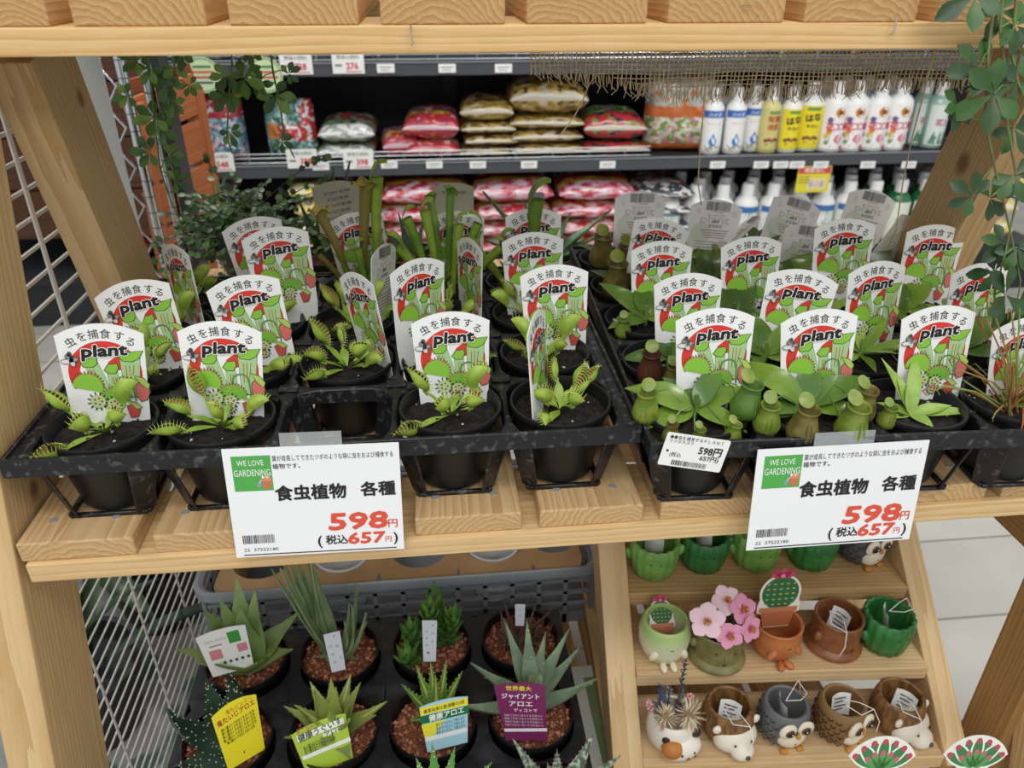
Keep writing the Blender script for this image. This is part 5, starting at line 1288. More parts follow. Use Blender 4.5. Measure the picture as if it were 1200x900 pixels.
# ================================================================ stepped stand with small animal pots
SO = V((.556, .168, LZ)); SRZ = R(-4)
SB = thing('stepped_stand', 'small light wooden stepped stand holding the animal pots', 'stand', SO, SRZ)
SW = .345
WS = wood('#d8bd92', '#c3a070'); WS2 = wood('#c9a878', '#ac8656')
TR = ((0.0, .16), (-.077, .108), (-.147, .043))
for k, (yf, z) in enumerate(TR):
    board('tread', (0, yf + .048, z - .0095), (SW, yf + .048, z - .0095), .096, .019, (0, 1, 0), SB, WS2 if k == 0 else WS)
for x in (-.017, SW + .014):
    w = .034 if x < 0 else .028
    dv = V((0, .783, .62)); nv = V((0, .62, -.783)); e0 = V((x, -.147, .043)); s0 = -.043 / .62 + .06; s1 = (.255 - .043) / .62
    board('side_board', e0 + dv * s0 + nv * .03, e0 + dv * s1 + nv * .03, w, .06, (1, 0, 0), SB, WS)
    board('back_leg', (x, .2, 0), (x, .2, .3), w, .04, (1, 0, 0), SB, WS2)
    board('foot', (x, -.195, .012), (x, .22, .012), w, .024, (1, 0, 0), SB, WS2)
board('back_rail', (0, .205, .24), (SW, .205, .24), .05, .014, (0, 0, 1), SB, WS2)
def inner(prof, wall=.0035): return prof
EYE = C('#1a1512', .3)
def stand_at(px, py, tread): 
    z = LZ + TR[tread][1]; q = at_z(px, py, z); p = Matrix.Rotation(-SRZ, 3, 'Z') @ (V((q.x, q.y + .021, z)) - SO)
    if tread: p.y = min(p.y, TR[tread - 1][0] - (.038 if tread == 1 else .031))
    p.x = max(.036, min(SW - .037, p.x))
    p = Matrix.Rotation(SRZ, 3, 'Z') @ p + SO; return V((p.x, p.y, z + .0004))
def pot_shell(mb, prof, depth, wall=.0035, seg=36, rf=None):
    r1, z1 = prof[-1]
    mb.lathe(prof + [(r1 - wall * .4, z1 + .0012), (r1 - wall, z1), (r1 - wall - .0005, z1 - depth * .5), (r1 - wall - .004, z1 - depth), (0, z1 - depth)], seg, rf)
def face_dots(mb, r, z, dx=.006, m=EYE, s=.0011, mouth=True):
    mb.use(m)
    for sg in (-1, 1): mb.ell((sg * dx, -math.sqrt(r * r - dx * dx) + .0003, z), (s, s * .6, s * 1.2), 8, 5)
    if mouth: mb.ell((0, -r - .0001, z - .003), (s * .9, s * .6, s * .8), 8, 5); mb.tube([(-.0016, -r - .0002, z - .0058), (0, -r - .0004, z - .0045), (.0016, -r - .0002, z - .0058)], .0004, 4)
def cactus_pot(label, pos, light, rz=0, s=1.0):
    t = thing('cactus_pot', label, 'pot', pos, rz, 'cactus shaped pots on the stepped stand')
    m = N2('#6b9a46', '#7fae58', 60, rough=.42) if light else N2('#2c6a34', '#37803f', 60, rough=.4)
    mb = MB(); mb.use(m); pot_shell(mb, [(.0, 0), (.021 * s, 0), (.025 * s, .003), (.0285 * s, .02 * s), (.0295 * s, .036 * s), (.0285 * s, .048 * s)], .036 * s, .004, 72, lambda a, z: 1 + .1 * (abs(math.cos(a * 8)) ** .6 - .6))
    mb.build('body', t, 50)
    for sx, z in ((1, .035), (-1, .024)):
        mb = MB(); mb.use(m); mb.ell((sx * .031 * s, 0, z * s), (.0055 * s, .005 * s, .0085 * s), 12, 8, Matrix.Rotation(sx * .35, 3, 'Y')); mb.build('arm', t, 60)
    mb = MB(); face_dots(mb, .0293 * s, .031 * s); mb.build('face', t, 60)
    return t
tray1 = [(767, 681, 1), (828, 673, 0), (890, 671, 1), (956, 670, 0)]
for i, (px, py, l) in enumerate(tray1): cactus_pot(f'{"light" if l else "dark"} green ribbed cactus pot on the top step, {ORD[i]} pot from left', stand_at(px, py, 0), l, -.2 + .1 * i)
cactus_pot('dark green ribbed cactus pot at right end of the middle step', stand_at(1036, 757, 1), 0, .25)
def bowl(t, m, R_, Hh, depth, squash=1.0, name='body', rf=None):
    mb = MB(); mb.use(m); pot_shell(mb, [(0, 0), (R_ * .62, 0), (R_ * .72, .002), (R_ * .95, Hh * .3), (R_, Hh * .55), (R_ * .93, Hh * .85), (R_ * .86, Hh)], depth, .004, 48, rf); return mb.build(name, t, 50)
def owl(label, pos, base, feather, rz):
    t = thing('owl_pot', label, 'pot', pos, rz, 'owl pots on the stepped stand')
    bowl(t, base, .029, .05, .04)
    mb = MB()  # feather marks
    for row in range(6):
        z = .008 + row * .0065
        for k in range(18):
            a = 2 * PI * (k + .5 * (row % 2)) / 18
            if abs((a + PI / 2 + PI) % (2 * PI) - PI) < .75: continue
            r = .0293 if .014 < z < .036 else .0278
            c = V((math.cos(a) * r, math.sin(a) * r, z)); tt = V((-math.sin(a), math.cos(a), 0))
            mb.use(feather).tube([c - tt * .0032 + V((0, 0, .002)), c - V((0, 0, .0018)), c + tt * .0032 + V((0, 0, .002))], .0007, 4)
    mb.build('feathers', t)
    W_ = C('#e9e0cb', .5); mb = MB(); mb.use(W_).ell((0, -.019, .02), (.0185, .0115, .018), 18, 12)
    for k in range(7): a = -.9 + .3 * k; mb.use(C('#4a4038', .5)); mb.ell((.016 * math.sin(a), -.0296 + .006 * abs(a), .013 + .003 * (k % 2)), (.0018, .001, .0013), 6, 4)
    mb.build('belly', t, 60)
    for sx in (-1, 1):
        mb = MB(); mb.use(W_).ell((sx * .0105, -.0262, .036), (.0108, .0042, .0108), 18, 10); mb.use(C('#6a4a2a', .3)).ell((sx * .0098, -.0298, .0362), (.0058, .0022, .0058), 14, 8); mb.use(EYE).ell((sx * .0098, -.0315, .0364), (.0042, .0016, .0042), 12, 8); mb.use(C('#f4f4f0', .3)).ell((sx * .0088, -.0329, .0378), (.001, .0007, .001), 6, 4); mb.build('eye', t, 60)
    mb = MB(); mb.use(C('#c98a34', .4)).ell((0, -.0315, .031), (.0026, .0026, .0036), 10, 6); mb.build('beak', t, 60)
    for sx in (-1, 1):
        mb = MB(); mb.use(C('#c98a34', .4))
        for k in (-1, 0, 1): mb.ell((sx * .01 + k * .0026, -.0265, .003), (.0016, .0042, .0026), 8, 6)
        mb.build('foot', t, 60)
    return t
owl('small dark grey owl pot at right end of the top step', stand_at(1014, 664, 0), C('#5a5a5c', .5), C('#3a3a3c', .6), .3)
owl('grey owl pot with round white face on the bottom step', stand_at(922, 875, 2), C('#66696b', .45), C('#3c3e40', .6), .1)
owl('brown feathered owl pot on the bottom step, fourth from left', stand_at(987, 870, 2), C('#8a6a42', .5), C('#3e2c1c', .6), .45)
def hedgehog(label, pos, rz):
    t = thing('hedgehog_pot', label, 'pot', pos, rz, 'hedgehog pots on the stepped stand')
    bowl(t, N2('#8a6438', '#5e4022', 180, .4, .65, .55, .6, stretch=(1, 1, .3)), .03, .05, .042)
    mb = MB(); Wh = C('#e8e0d0', .45); mb.use(Wh)
    mb.ell((0, -.018, .0195), (.0265, .018, .0195), 22, 14); mb.ell((0, -.033, .0145), (.0145, .0135, .012), 18, 12, Matrix.Rotation(.3, 3, 'X')); mb.build('face', t, 60)
    for sx in (-1, 1): mb = MB(); mb.use(Wh).ell((sx * .0245, -.017, .0365), (.0056, .0034, .006), 12, 8, Matrix.Rotation(sx * .5, 3, 'Y')); mb.build('ear', t, 60)
    mb = MB(); mb.use(EYE)
    for sx in (-1, 1): mb.ell((sx * .0105, -.0352, .0255), (.0015, .001, .0017), 8, 6)
    mb.build('eyes', t, 60); mb = MB(); mb.use(C('#4a4546', .3)).ell((0, -.0462, .0155), (.0032, .0024, .0028), 12, 8); mb.build('nose', t, 60)
    return t
hedgehog('brown and white hedgehog pot beside the cat pot on the bottom step', stand_at(858, 883, 2) + V((0, .006, 0)), .2)
hedgehog('brown and white hedgehog pot at right end of the bottom step', stand_at(1066, 867, 2) + V((-.004, .006, 0)), .45)
# cat pot with dried flowers
t = thing('cat_pot', 'white, black and tan cat pot on the bottom step at left', 'pot', stand_at(788, 890, 2) + V((0, .004, 0)), .1)
bowl(t, N2('#e9e3d6', '#b9783a', 22, .52, .56, .45), .029, .046, .036)
mb = MB(); mb.use(C('#ece6da', .45)).ell((.004, -.022, .0165), (.0235, .014, .0165), 22, 14, Matrix.Rotation(-.12, 3, 'Y')); mb.use(N2('#b5702e', '#c5813c', 60, rough=.45)).ell((-.009, -.0262, .0225), (.0125, .0115, .0118), 16, 10); mb.build('head', t, 60)
for sx, m in ((-1, C('#2a2522', .4)), (1, C('#2a2522', .4))):
    mb = MB(); mb.use(m).ell((.003 + sx * .0165, -.021, .0335 + sx * .001), (.0068, .0042, .006), 12, 8, Matrix.Rotation(sx * .6, 3, 'Y')); mb.build('ear', t, 60)
mb = MB(); mb.use(EYE); mb.ell((-.0015, -.0372, .0215), (.0015, .001, .0018), 8, 6); mb.ell((.0145, -.0345, .019), (.0013, .001, .0018), 8, 6); mb.use(C('#5a4030', .5)); mb.ell((.0075, -.0362, .014), (.0014, .0008, .001), 8, 5)
for k in (-1, 1): mb.tube([(.0075, -.0364, .013), (.0075 + k * .0024, -.036, .0108)], .0004, 4); mb.tube([(.0135 + .0 * k, -.0352, .0125), (.019, -.033, .0125 + k * .0018)], .0003, 4)
mb.build('face_marks', t, 60)
cp = V(t.location)
t = thing('dried_flowers', 'dried straw and blue flowers arranged in the cat pot', 'flowers', cp + V((0, 0, .0105)))
rr = random.Random(9)
for (x, y, z, r) in ((-.013, -.012, .046, .0165), (.013, -.014, .05, .0195)):
    mb = MB(); mb.use(C('#8f7358', .7)).ell((x, y, z), (r * .3, r * .3, r * .3), 10, 6)
    for k in range(150):
        d = V((rr.gauss(0, 1), rr.gauss(0, 1), rr.gauss(0, 1))).normalized(); mb.use([C('#d9c9ac', .7), C('#b99a78', .7), C('#efe4cc', .7)][k % 3]).leaf(V((x, y, z)) + d * r * .2, d, d.orthogonal(), r * rr.uniform(.7, .9), .0021, -.1, .3, 'lance', 3)
    mb.build('spiky_bloom', t, 60)
mb = MB()
def sprig(x, y, lx, L, m, n=16):
    mb.use(C('#4a4a5c', .6)).tube([(x, y, .02), (x + lx * .5, y, .02 + L * .55), (x + lx, y, .02 + L)], .0007, 5)
    for k in range(n): tt = .5 + .5 * k / n; a = k * 2.4; q = V((x + lx * tt, y, .02 + L * tt)); mb.use(m).leaf(q, (math.cos(a), math.sin(a), .8), (0, 0, 1), .006, .0024, .0, .3, 'lance', 3)
sprig(.004, .004, .003, .095, C('#47506e', .6), 26)
sprig(-.012, .004, -.006, .06, C('#4a5f9a', .6)); sprig(-.004, .006, -.002, .05, C('#8a8a98', .6))
for (x, z) in ((-.03, .056), (-.027, .046), (.017, .062)):
    mb.use(C('#8a7a5a', .6)).tube([(0, .002, .02), (x, .0, z)], .0006, 4)
    for k in range(14): d = V((rr.gauss(0, 1), rr.gauss(0, 1), rr.gauss(0, 1))).normalized(); mb.use(C('#d69a9a', .6)).ell(V((x, 0, z)) + d * .003, (.0017, .0017, .0017), 6, 4)
for k in range(6): a = k; mb.use(C('#5a6a72', .6)).leaf((0, .002, .03), (math.cos(a), .4 * math.sin(a), .9), (0, -1, .2), .034, .009, .15, .2, 'lance', 5)
mb.build('sprigs', t, 60)
# pale frog-green pot with picture card
t = thing('smiling_pot', 'pale green and cream smiling pot at left end of the middle step', 'pot', stand_at(772, 782, 1) + V((0, .002, 0)), 0)
mb = MB(); gm = bpy.data.materials.new('pale_green_glaze'); gm.use_nodes = True; nt = gm.node_tree; bb = nt.nodes['Principled BSDF']; bb.inputs['Roughness'].default_value = .35
tcg = nt.nodes.new('ShaderNodeTexCoord'); sp = nt.nodes.new('ShaderNodeSeparateXYZ'); mrg = nt.nodes.new('ShaderNodeValToRGB'); mul = nt.nodes.new('ShaderNodeMath'); mul.operation = 'MULTIPLY'; mul.inputs[1].default_value = 18
nt.links.new(tcg.outputs['Object'], sp.inputs[0]); nt.links.new(sp.outputs[2], mul.inputs[0]); nt.links.new(mul.outputs[0], mrg.inputs[0]); nt.links.new(mrg.outputs[0], bb.inputs['Base Color'])
mrg.color_ramp.elements[0].position = .35; mrg.color_ramp.elements[0].color = lin('#ebe6cc'); mrg.color_ramp.elements[1].position = .85; mrg.color_ramp.elements[1].color = lin('#a9c47a')
mb.use(gm); pot_shell(mb, [(0, 0), (.016, 0), (.023, .004), (.029, .02), (.0305, .036), (.028, .05), (.0262, .053)], .04, .0035, 44); mb.build('body', t, 50)
mb = MB(); mb.use(C('#e9e2c4', .4))
for sx in (-1, 1): mb.ell((sx * .017, -.022, .021), (.005, .005, .0095), 12, 8, Matrix.Rotation(sx * -.5, 3, 'Y')); mb.ell((sx * .006, -.027, .004), (.0042, .008, .0042), 12, 8)
mb.build('limbs', t, 60); mb = MB(); face_dots(mb, .0302, .036, .006, EYE, .001, False); mb.use(EYE).tube([(-.002, -.0305, .0345), (0, -.0307, .0335), (.002, -.0305, .0345)], .0004, 4); mb.build('face', t, 60); fp = V(t.location)
def cactus_card(label, pos, rot, s, pot=True):
    c = thing('cactus_card', label, 'picture card', (0, 0, 0)); c.matrix_basis = Matrix.Translation(pos) @ rot
    pts = []
    for k in range(25): a = R(-40 + 260 * k / 24); pts.append((.5 * math.cos(a), .95 + .5 * math.sin(a)))
    pts = [(.32, 0), (.4, .38), (.52, .42), (.52, .62)] + pts[2:-2] + [(-.52, .62), (-.52, .42), (-.4, .38), (-.32, 0)]
    pts = [(x * .96, y) for x, y in pts]
    top = []
    card_mesh(pts, .0009, C('#f0ece4', .4), s).build('card', c)
    p = Print(); p.oval(0, .95, .43, .45, '#2d6a3c', 1); p.rect(-.45, .42, .45, .56, '#c98058', 2); p.poly([(-.4, .42), (.4, .42), (.31, .02), (-.31, .02)], '#bd7048', 2)
    for i in range(5):
        x = -.3 + .15 * i
        for k in range(5): p.line(x - .03, .66 + .14 * k, x, .63 + .14 * k, .02, '#cfd88a', 3); p.line(x + .03, .66 + .14 * k, x, .63 + .14 * k, .02, '#cfd88a', 3)
    for k in range(5): a = R(20 + 35 * k); p.oval(.17 * math.cos(a), 1.4 + .1 * math.sin(a), .13, .07, '#b03052' if k % 2 else '#c9406a', 4, 20 + 35 * k)
    p.oval(0, 1.42, .06, .05, '#e08a9a', 5)
    mb = MB(); p.put(mb, lambda u, v, l: V((u * s, -.0006 - l * .6, v * s))); mb.build('print', c); return c
cactus_card('cactus picture card lying inside the pale green smiling pot', fp + V((0, .0, .022)), Matrix.Rotation(-.7, 4, 'X'), .031)
# mossy face pot with blossoms
def face_pot(label, pos, m, rz=0):
    t = thing('face_pot', label, 'pot', pos, rz, 'face pots on the stepped stand'); mb = MB(); mb.use(m); pot_shell(mb, [(0, 0), (.031, 0), (.0335, .003), (.0335, .006), (.031, .0085), (.0275, .011), (.0285, .03), (.0275, .043), (.0285, .047)], .036, .0035, 44); mb.build('body', t, 50)
    for sx in (-1, 1): mb = MB(); mb.use(m).ell((sx * .03, -.002, .027), (.0055, .005, .0068), 12, 8); mb.build('ear', t, 60)
    mb = MB(); mb.use(m).ell((0, -.0285, .026), (.0016, .0022, .006), 8, 8); mb.use(C('#4a2418', .5))
    for sx in (-1, 1): mb.ell((sx * .01, -.0262, .031), (.0026, .0008, .0018), 10, 6)
    mb.ell((0, -.0284, .0155), (.0026, .0009, .0016), 10, 6); mb.build('face', t, 60); return t
t = face_pot('olive brown face pot holding pink blossoms on the middle step', stand_at(847, 788, 1) + V((0, .004, 0)), N2('#6f6a40', '#85804e', 60, rough=.45), -.05); bp_ = V(t.location)
face_pot('reddish brown face pot with round ears on the middle step', stand_at(986, 773, 1) + V((0, .004, 0)), N2('#7a4a2a', '#8f5a36', 70, rough=.4), .3)
t = thing('blossom_bunch', 'bunch of pink artificial blossoms in the olive face pot', 'flowers', bp_ + V((0, 0, .0125)))
PET = [C('#eecdd8', .6), C('#e29ab8', .6)]
for i, (x, y, z, s, tilt, az, ci_) in enumerate(((-.024, -.012, .06, .03, 1.0, -1.9, 0), (.002, .004, .072, .026, .7, -1.5, 0), (.02, -.004, .064, .026, .8, -1.2, 1), (.0, -.024, .047, .024, 1.25, -1.6, 1), (.026, -.018, .048, .023, 1.15, -1.1, 1))):
    mb = MB(); ax = V((math.cos(az) * math.sin(tilt), math.sin(az) * math.sin(tilt), math.cos(tilt))); u_ = ax.orthogonal().normalized(); v_ = ax.cross(u_); c = V((x, y, z))
    for k in range(5):
        a = 2 * PI * k / 5 + i; d = u_ * math.cos(a) + v_ * math.sin(a)
        mb.use(PET[ci_]).leaf(c, d + ax * .25, ax, s * .72, s * .62, .12, -.06, 'obov', 6)
        if ci_: mb.use(C('#cf5a8c', .6)).leaf(c + ax * .0006, d + ax * .25, ax, s * .26, s * .2, .1, -.06, 'lance', 4)
    for k in range(16): a = k * 2.4; mb.use(C('#c98a2a', .5)).tube([c, c + ax * s * .26 + (u_ * math.cos(a) + v_ * math.sin(a)) * s * .14], .00035, 4); mb.ell(c + ax * s * .27 + (u_ * math.cos(a) + v_ * math.sin(a)) * s * .14, (.0008,) * 3, 5, 3)
    mb.use(C('#6a7a4a', .6)).tube([c, (x * .5, y * .5, z * .5), (0, 0, .0)], .0008, 5); mb.build('blossom', t, 60)
# orange sitting pot with cactus card
t = thing('smiling_pot', 'orange terracotta smiling pot holding an upright cactus card', 'pot', stand_at(914, 780, 1) + V((0, .003, 0)), .12); OM = N2('#b5683a', '#c47844', 50, rough=.5)
mb = MB(); mb.use(OM); pot_shell(mb, [(0, 0), (.016, 0), (.022, .004), (.028, .018), (.0295, .034), (.0275, .044), (.0288, .047)], .036, .0035, 44); mb.build('body', t, 50)
mb = MB(); mb.use(OM)
for sx in (-1, 1): mb.ell((sx * .0165, -.0225, .02), (.0048, .005, .009), 12, 8, Matrix.Rotation(sx * -.6, 3, 'Y')); mb.ell((sx * .005, -.028, .004), (.0045, .008, .0042), 12, 8, Matrix.Rotation(sx * .4, 3, 'Z'))
mb.build('limbs', t, 60); mb = MB(); face_dots(mb, .0292, .034, .006, EYE, .001, False); mb.use(EYE).tube([(-.002, -.0296, .0325), (0, -.0298, .0316), (.002, -.0296, .0325)], .0004, 4); mb.build('face', t, 60)
cactus_card('large green cactus picture card standing in the orange smiling pot', V(t.location) + V((.002, .008, .03)), Matrix.Rotation(-.1, 4, 'X'), .052)
# red-tipped succulent cards in front
for i, (px, py, s) in enumerate(((1030, 902, .034), (1139, 900, .034))):
    q = at_y(px, py, -.075); c = thing('succulent_card', ['red-tipped green succulent picture card in front of the stepped stand', 'shiny red-tipped succulent picture card beside the right shelf leg'][i], 'picture card', (0, 0, 0)); c.matrix_basis = Matrix.Translation(q) @ Matrix.Rotation(-.25, 4, 'X') @ Matrix.Rotation(.1, 4, 'Y')
    p = Print(); out = []
    for k in range(7):
        a = R(150 - 20 * k); d = (math.cos(a), math.sin(a)); 
        for g, col, ly in ((.06, '#eef0e6', 1), (0, '#3f8048', 2)): p.oval(d[0] * .62, d[1] * .62, .42 + g, .15 + g, col, ly + (k % 2) * 2, math.degrees(a), n=16)
        p.oval(d[0] * .95, d[1] * .95, .09, .1, '#c0485a', 5, n=10)
        out += [(d[0] * 1.12 + d[1] * .1, d[1] * 1.12 - d[0] * .1), (d[0] * 1.12 - d[1] * .1, d[1] * 1.12 + d[0] * .1)] 
    for k in range(5):
        a = R(140 - 25 * k); p.oval(math.cos(a) * .35, math.sin(a) * .35, .3, .12, '#5a9a56', 6, math.degrees(a), n=14); p.oval(math.cos(a) * .58, math.sin(a) * .58, .08, .09, '#d0606c', 7, n=10)
    out = sorted(out, key=lambda q_: -math.atan2(q_[1], q_[0]))
    card_mesh(out + [(-.3, -.15), (.3, -.15)][::-1], .0008, C('#eef0e6', .25), s).build('card', c)
    mb = MB(); p.put(mb, lambda u, v, l: V((u * s, -.0006 - l * .6, v * s))); mb.build('print', c)
    mb = MB(); mb.use(C('#d8d8d4', .4)).tube([(0, .0015, .0), (0, .0015, -(q.z - (LZ if i == 0 else FLOOR)) / math.cos(.25) + .003)], .0012, 6); mb.build('stick', c)
# string price tags in the pots
def string_tag(label, pos, rz, card=True, s=1.0):
    t = thing('string_tag', label, 'price tag', pos, rz, 'string tags in the animal pots')
    mb = MB(); mb.use(C('#ececea', .6))
    if card:
        mb.grid(lambda u, v: V(((u - .5) * .024 * s, .006 * (v - .5) + .004 * math.sin(PI * u), .03 * s * (v - .5) + .004)), 8, 6); mb.build('card', t, 60)
        p = Print()
        for k in range(4): p.line(-.3, .3 - .17 * k, .3 - .1 * (k % 2), .3 - .17 * k, .06, '#6a6a6c')
        mb = MB(); p.put(mb, lambda u, v, l: V((u * .024 * s, .006 * v + .004 * math.sin(PI * (u + .5)) - .0005, .03 * s * v + .004))); mb.build('print', t)
    mb = MB(); mb.use(C('#f2f2ee', .8)); mb.tube([(.0, .0, .016), (.012, -.012, .022), (.024, -.022, .02), (.03, -.029, .006), (.028, -.031, -.008)], .0005, 5); mb.tube([(.0, .0, .016), (-.006, -.014, .024), (.006, -.026, .02), (.024, -.022, .02)], .0005, 5); mb.build('string', t); return t
for (px, py, tr, rz, l) in ((767, 681, 0, 2.6, 'white string tag in the leftmost light green cactus pot'), (828, 673, 0, 2.2, 'white string tag in the first dark green cactus pot on the top step'), (956, 670, 0, .6, 'white string tag in the second dark green cactus pot on the top step'), (1036, 757, 1, 1.2, 'white string tag looped over the cactus pot on the middle step'),
                            (986, 773, 1, -1.1, 'white tag inside the reddish brown face pot'), (858, 883, 2, -.5, 'white tag curled inside the hedgehog pot beside the cat pot'), (922, 875, 2, 1.5, 'white string tag looped in the grey owl pot'), (987, 870, 2, .1, 'grey tag inside the brown owl pot'), (1066, 867, 2, -.9, 'tag with long string in the rightmost hedgehog pot')):
    q = stand_at(px, py, tr); string_tag(l, q + V((0, .003, .033)), rz)

# ================================================================ vines and plants at the back
LV = [N2('#2c4a22', '#3a5c2c', 40, rough=.38), N2('#355626', '#466c32', 40, rough=.38), N2('#254020', '#304e26', 40, rough=.35)]
LVL = [N2('#6a9444', '#8ab25a', 40, rough=.4), N2('#43702f', '#5f8c3e', 40, rough=.4), N2('#37602c', '#4f7a38', 40, rough=.4)]
def palmate(mb, c, face, down, s, mats, rr):
    face = V(face).normalized(); down = V(down); down = (down - face * down.dot(face)).normalized(); side = face.cross(down)
    for k in range(-2, 3):
        a = k * .95 + rr.uniform(-.15, .15); d = down * math.cos(a) + side * math.sin(a) + face * rr.uniform(-.1, .35)
        mb.use(rr.choice(mats)).leaf(c + d * s * .06, d, face, s * (1 - .13 * abs(k)), s * (.5 - .04 * abs(k)), .12, .12, 'obov', 7)
def vine(name, label, stems, clusters, y, mats, stemc, seed):
    rr = random.Random(seed); o = at_y(stems[0][0][0], stems[0][0][1], y); t = thing(name, label, 'vine', o)
    mb = MB(); mb.use(stemc)
    for st_ in stems:
        pts = [at_y(p[0], p[1], y + (p[2] if len(p) > 2 else 0)) - o for p in st_]; mb.tube(pts, [.0013 - .0006 * i / len(pts) for i in range(len(pts))], 6)
    lf = MB()
    for (px, py, spx, ang, dy) in clusters:
        c = at_y(px, py, y + dy) - o; dist = (at_y(px, py, y + dy) - CP).length; s = spx * dist / CAM_F
        a = R(ang); face = V((rr.uniform(-.35, .35), -1, rr.uniform(.1, .6)))
        palmate(lf, c, face, (math.cos(a), 0, math.sin(a)), s, mats, rr)
        # petiole towards the nearest stem point
        best = min((at_y(p[0], p[1], y + (p[2] if len(p) > 2 else 0)) - o for st_ in stems for p in st_), key=lambda q: (q - c).length)
        if (best - c).length < .06: mb.tube([best, (best + c) / 2 + V((0, 0, .003)), c], .0006, 5)
    mb.build('stem', t, 60); lf.build('foliage', t, 60); return t
vine('hanging_vine', 'dark green five-leaved vine hanging at right from the upper shelf', [[(1176, -20), (1172, 33), (1180, 100), (1178, 133), (1190, 200), (1192, 233), (1177, 300), (1165, 345), (1175, 400), (1190, 450)], [(1168, -20), (1158, 60), (1155, 143), (1165, 193), (1183, 267), (1196, 330)], [(1192, -10), (1185, 60), (1196, 110), (1160, 142), (1130, 138)]],
     [(1142, -4, 36, 215, 0), (1170, 14, 30, 290, .01), (1190, 30, 28, -30, 0), (1148, 78, 34, 190, 0), (1165, 110, 40, 205, -.01), (1192, 98, 34, 250, 0), (1122, 122, 26, 250, 0), (1140, 230, 26, 150, 0), (1160, 232, 28, 20, .01), (1188, 205, 28, -60, 0), (1176, 285, 26, 230, .01), (1192, 290, 26, -60, 0), (1178, 345, 38, 200, -.01), (1190, 360, 36, -40, 0), (1186, 405, 26, 250, .01), (1188, 150, 28, 300, .01), (1196, 60, 26, -20, .01), (1165, 318, 26, 180, .01)], .075, LV, N2('#6f8a4a', '#7a6a4a', 60, rough=.6), 3)
vine('hanging_vine', 'fresh green five-leaved vine trailing at left behind the upper rail', [[(172, 45), (178, 110), (183, 160), (188, 200), (200, 235), (215, 268)], [(205, 45), (204, 95), (196, 130)], [(270, 45), (272, 75), (268, 115), (266, 160), (272, 180)], [(315, 45), (320, 85), (328, 120), (333, 160), (345, 185)]],
     [(160, 72, 18, 160, 0), (176, 80, 18, 230, 0), (205, 80, 17, 270, 0), (198, 98, 20, 240, 0), (203, 120, 18, 270, .01), (182, 138, 22, 200, 0), (190, 150, 20, 330, 0), (176, 178, 20, 180, 0), (198, 182, 16, 0, 0), (150, 112, 16, 190, 0), (266, 88, 20, 250, 0), (285, 92, 24, 340, 0), (302, 98, 16, 0, 0), (265, 112, 20, 230, 0), (322, 112, 24, 290, 0), (338, 86, 14, 20, 0), (270, 155, 16, 300, 0), (330, 165, 14, 320, 0), (205, 212, 16, 20, 0), (222, 100, 14, 300, 0), (214, 62, 18, 270, 0), (295, 62, 14, 270, 0), (272, 110, 16, 300, .0)], .42, LVL, C('#5f7a42', .6), 6)
WV = thing('wire_vine', 'tiny-leaved wire vine mounding over a dark pot behind the left tray', 'potted plant', at_y(298, 300, .52)); wo = V(WV.location); WV.location.z = 0.002; wo = V(WV.location)
ztop = at_y(298, 268, .52).z
mb = MB(); mb.use(C('#1c1f22', .4)); mb.lathe([(0, 0), (.032, 0), (.034, .004), (.05, ztop - .006), (.053, ztop - .004), (.053, ztop), (.05, ztop), (.046, ztop - .015), (0, ztop - .015)], 36); mb.build('pot', WV, 45)
rr = random.Random(12); mb = MB(); lf = MB(); WL = [N2('#3f6030', '#5a7f42', 60, rough=.35), N2('#4f7440', '#6f9456', 60, rough=.35), N2('#2f4a28', '#44663a', 60, rough=.35)]
for i in range(130):
    a = rr.uniform(0, 6.28); el = rr.uniform(-.15, 1.3); L = rr.uniform(.05, .13); d = V((math.cos(a) * math.cos(el) * 1.15, math.sin(a) * math.cos(el) * .8, math.sin(el) * .62))
    b0 = V((rr.uniform(-.03, .03), rr.uniform(-.03, .03), ztop - .012)); pts = [b0 + d * L * k / 5 + V((rr.uniform(-.004, .004), rr.uniform(-.004, .004), .01 * math.sin(k * .7) - .02 * (k / 5) ** 2 * (1 if el < .5 else 0))) for k in range(6)]
    mb.use(C('#4a3a2c', .7)).tube(pts, .0006, 4)
    for q in pts[1:]:
        for _ in range(2): lf.use(rr.choice(WL)).leaf(q, (rr.uniform(-1, 1), rr.uniform(-1, .6), rr.uniform(-.5, .6)), (rr.uniform(-.5, .5), -.6, 1), rr.uniform(.008, .0125), rr.uniform(.0065, .0105), .05, .08, 'oval', 4)
for (pts_) in ([(300, 240), (262, 225), (230, 236), (215, 262)], [(310, 235), (345, 205), (372, 185), (385, 180)], [(300, 235), (255, 262), (225, 258)], [(290, 240), (250, 200), (240, 182)], [(330, 235), (365, 215), (392, 202)]):
    q = [at_y(p[0], p[1], .5) - wo for p in pts_]; mb.use(C('#4a3a2c', .7)).tube(q, .0007, 4)
    for k in range(len(q) - 1):
        for j in range(4):
            c = q[k].lerp(q[k + 1], j / 4); lf.use(rr.choice(WL)).leaf(c, (rr.uniform(-1, 1), -.3, rr.uniform(-1, 1)), (0, -1, .5), .009, .008, .05, .08, 'oval', 4)
mb.build('stem', WV, 60); lf.build('foliage', WV, 60)
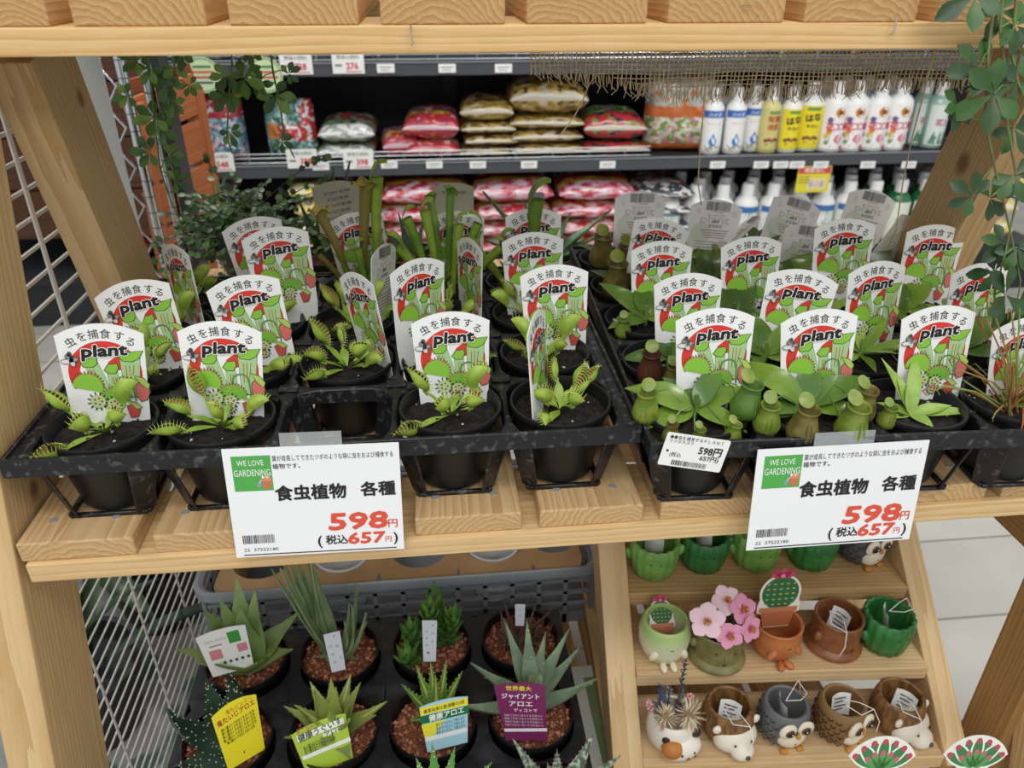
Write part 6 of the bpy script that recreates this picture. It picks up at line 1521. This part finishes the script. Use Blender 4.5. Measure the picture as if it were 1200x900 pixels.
# succulents in small pots behind the left tray
def back_succulent(label, px, py, y, leaves, m, W, soil):
    zt_ = at_y(px, py, y).z; x = at_y(px, py, y).x; t = thing('potted_succulent', label, 'potted plant', (x, y, .002)); mb = MB(); mb.use(C('#1a1c1e', .4)); mb.lathe([(0, 0), (.03, 0), (.032, .004), (.04, zt_ - .006), (.043, zt_ - .003), (.043, zt_), (.04, zt_), (.037, zt_ - .012), (0, zt_ - .012)], 36); mb.build('pot', t, 45)
    mb = MB(); mb.use(soil).lathe([(.0385, zt_ - .011), (.02, zt_ - .006), (0, zt_ - .005)], 24); mb.build('soil', t, 40)
    mb = MB()
    for (a, el, L) in leaves: mb.use(m).fat_leaf((.005 * math.cos(R(a)), .005 * math.sin(R(a)), zt_ - .006), R(a), el, L, W, .009, .02, 9)
    mb.build('leaves', t, 50)
SLM = N2('#4f7a4a', '#8fae84', 60, .5, .7, rough=.4); RS = N2('#8a5238', '#6a3a26', 120, rough=.9)
back_succulent('long-leaved spotted succulent in small dark pot behind left tray at right', 640, 300, .52, [(165, .82, .125), (172, .3, .085), (20, .52, .115), (10, .35, .09), (120, .95, .09), (45, .8, .075), (200, .2, .06), (-20, .3, .06), (-90, .8, .05)], SLM, .017, RS)
back_succulent('dark-leaved succulent in small dark pot behind the bushy pitcher plant', 483, 298, .5, [(150, .7, .06), (120, 1.1, .06), (170, .35, .05), (200, .4, .04), (60, .9, .05), (10, .5, .05)], N2('#2c4a2c', '#4a6a40', 60, rough=.4), .014, RS)
back_succulent('upright dark succulent in small dark pot beside the wire vine', 383, 300, .5, [(100, 1.25, .1), (60, 1.3, .12), (140, 1.1, .08), (40, 1.2, .13), (-60, .8, .05)], N2('#31502f', '#5a7a50', 60, .5, .7, rough=.4), .016, RS)
# plain care labels behind
def plain_tag(label, px, py, fy, F_px, wm, yaw, col, lines):
    F = at_y(F_px[0], F_px[1], fy); A = at_y(px, py, fy + .02); t = thing('care_label', label, 'plant label'); t.matrix_basis = frame(A, F, R(yaw))
    card_mesh(tag_outline(14, .5, 1.235, 1.12), .0007, C(col, .4), wm, 1.235).build('card', t)
    p = Print()
    for i in range(lines): p.text('育て方水やり置き場所', .02, 1.0 - .13 * i, .07, '#5a5a50', 3, 6 if lines > 3 else 0, .006, width=.56 - .1 * (i % 2))
    mb = MB(); p.put(mb, lambda u, v, l: V((u * wm, -.0004 - l * .8, (v - 1.235) * wm))); mb.build('print', t)
plain_tag('beige care label with small print behind the tall pitcher plant', 392, 212, .5, (405, 300), .062, 12, '#c9c6b2', 6)
plain_tag('pale green blank-looking care label behind the bushy pitcher plant', 531, 214, .5, (533, 290), .056, 0, '#c6cbb2', 1)
plain_tag('narrow grey label beside the long-leaved spotted succulent', 631, 225, .5, (633, 290), .016, 0, '#a9adae', 0)
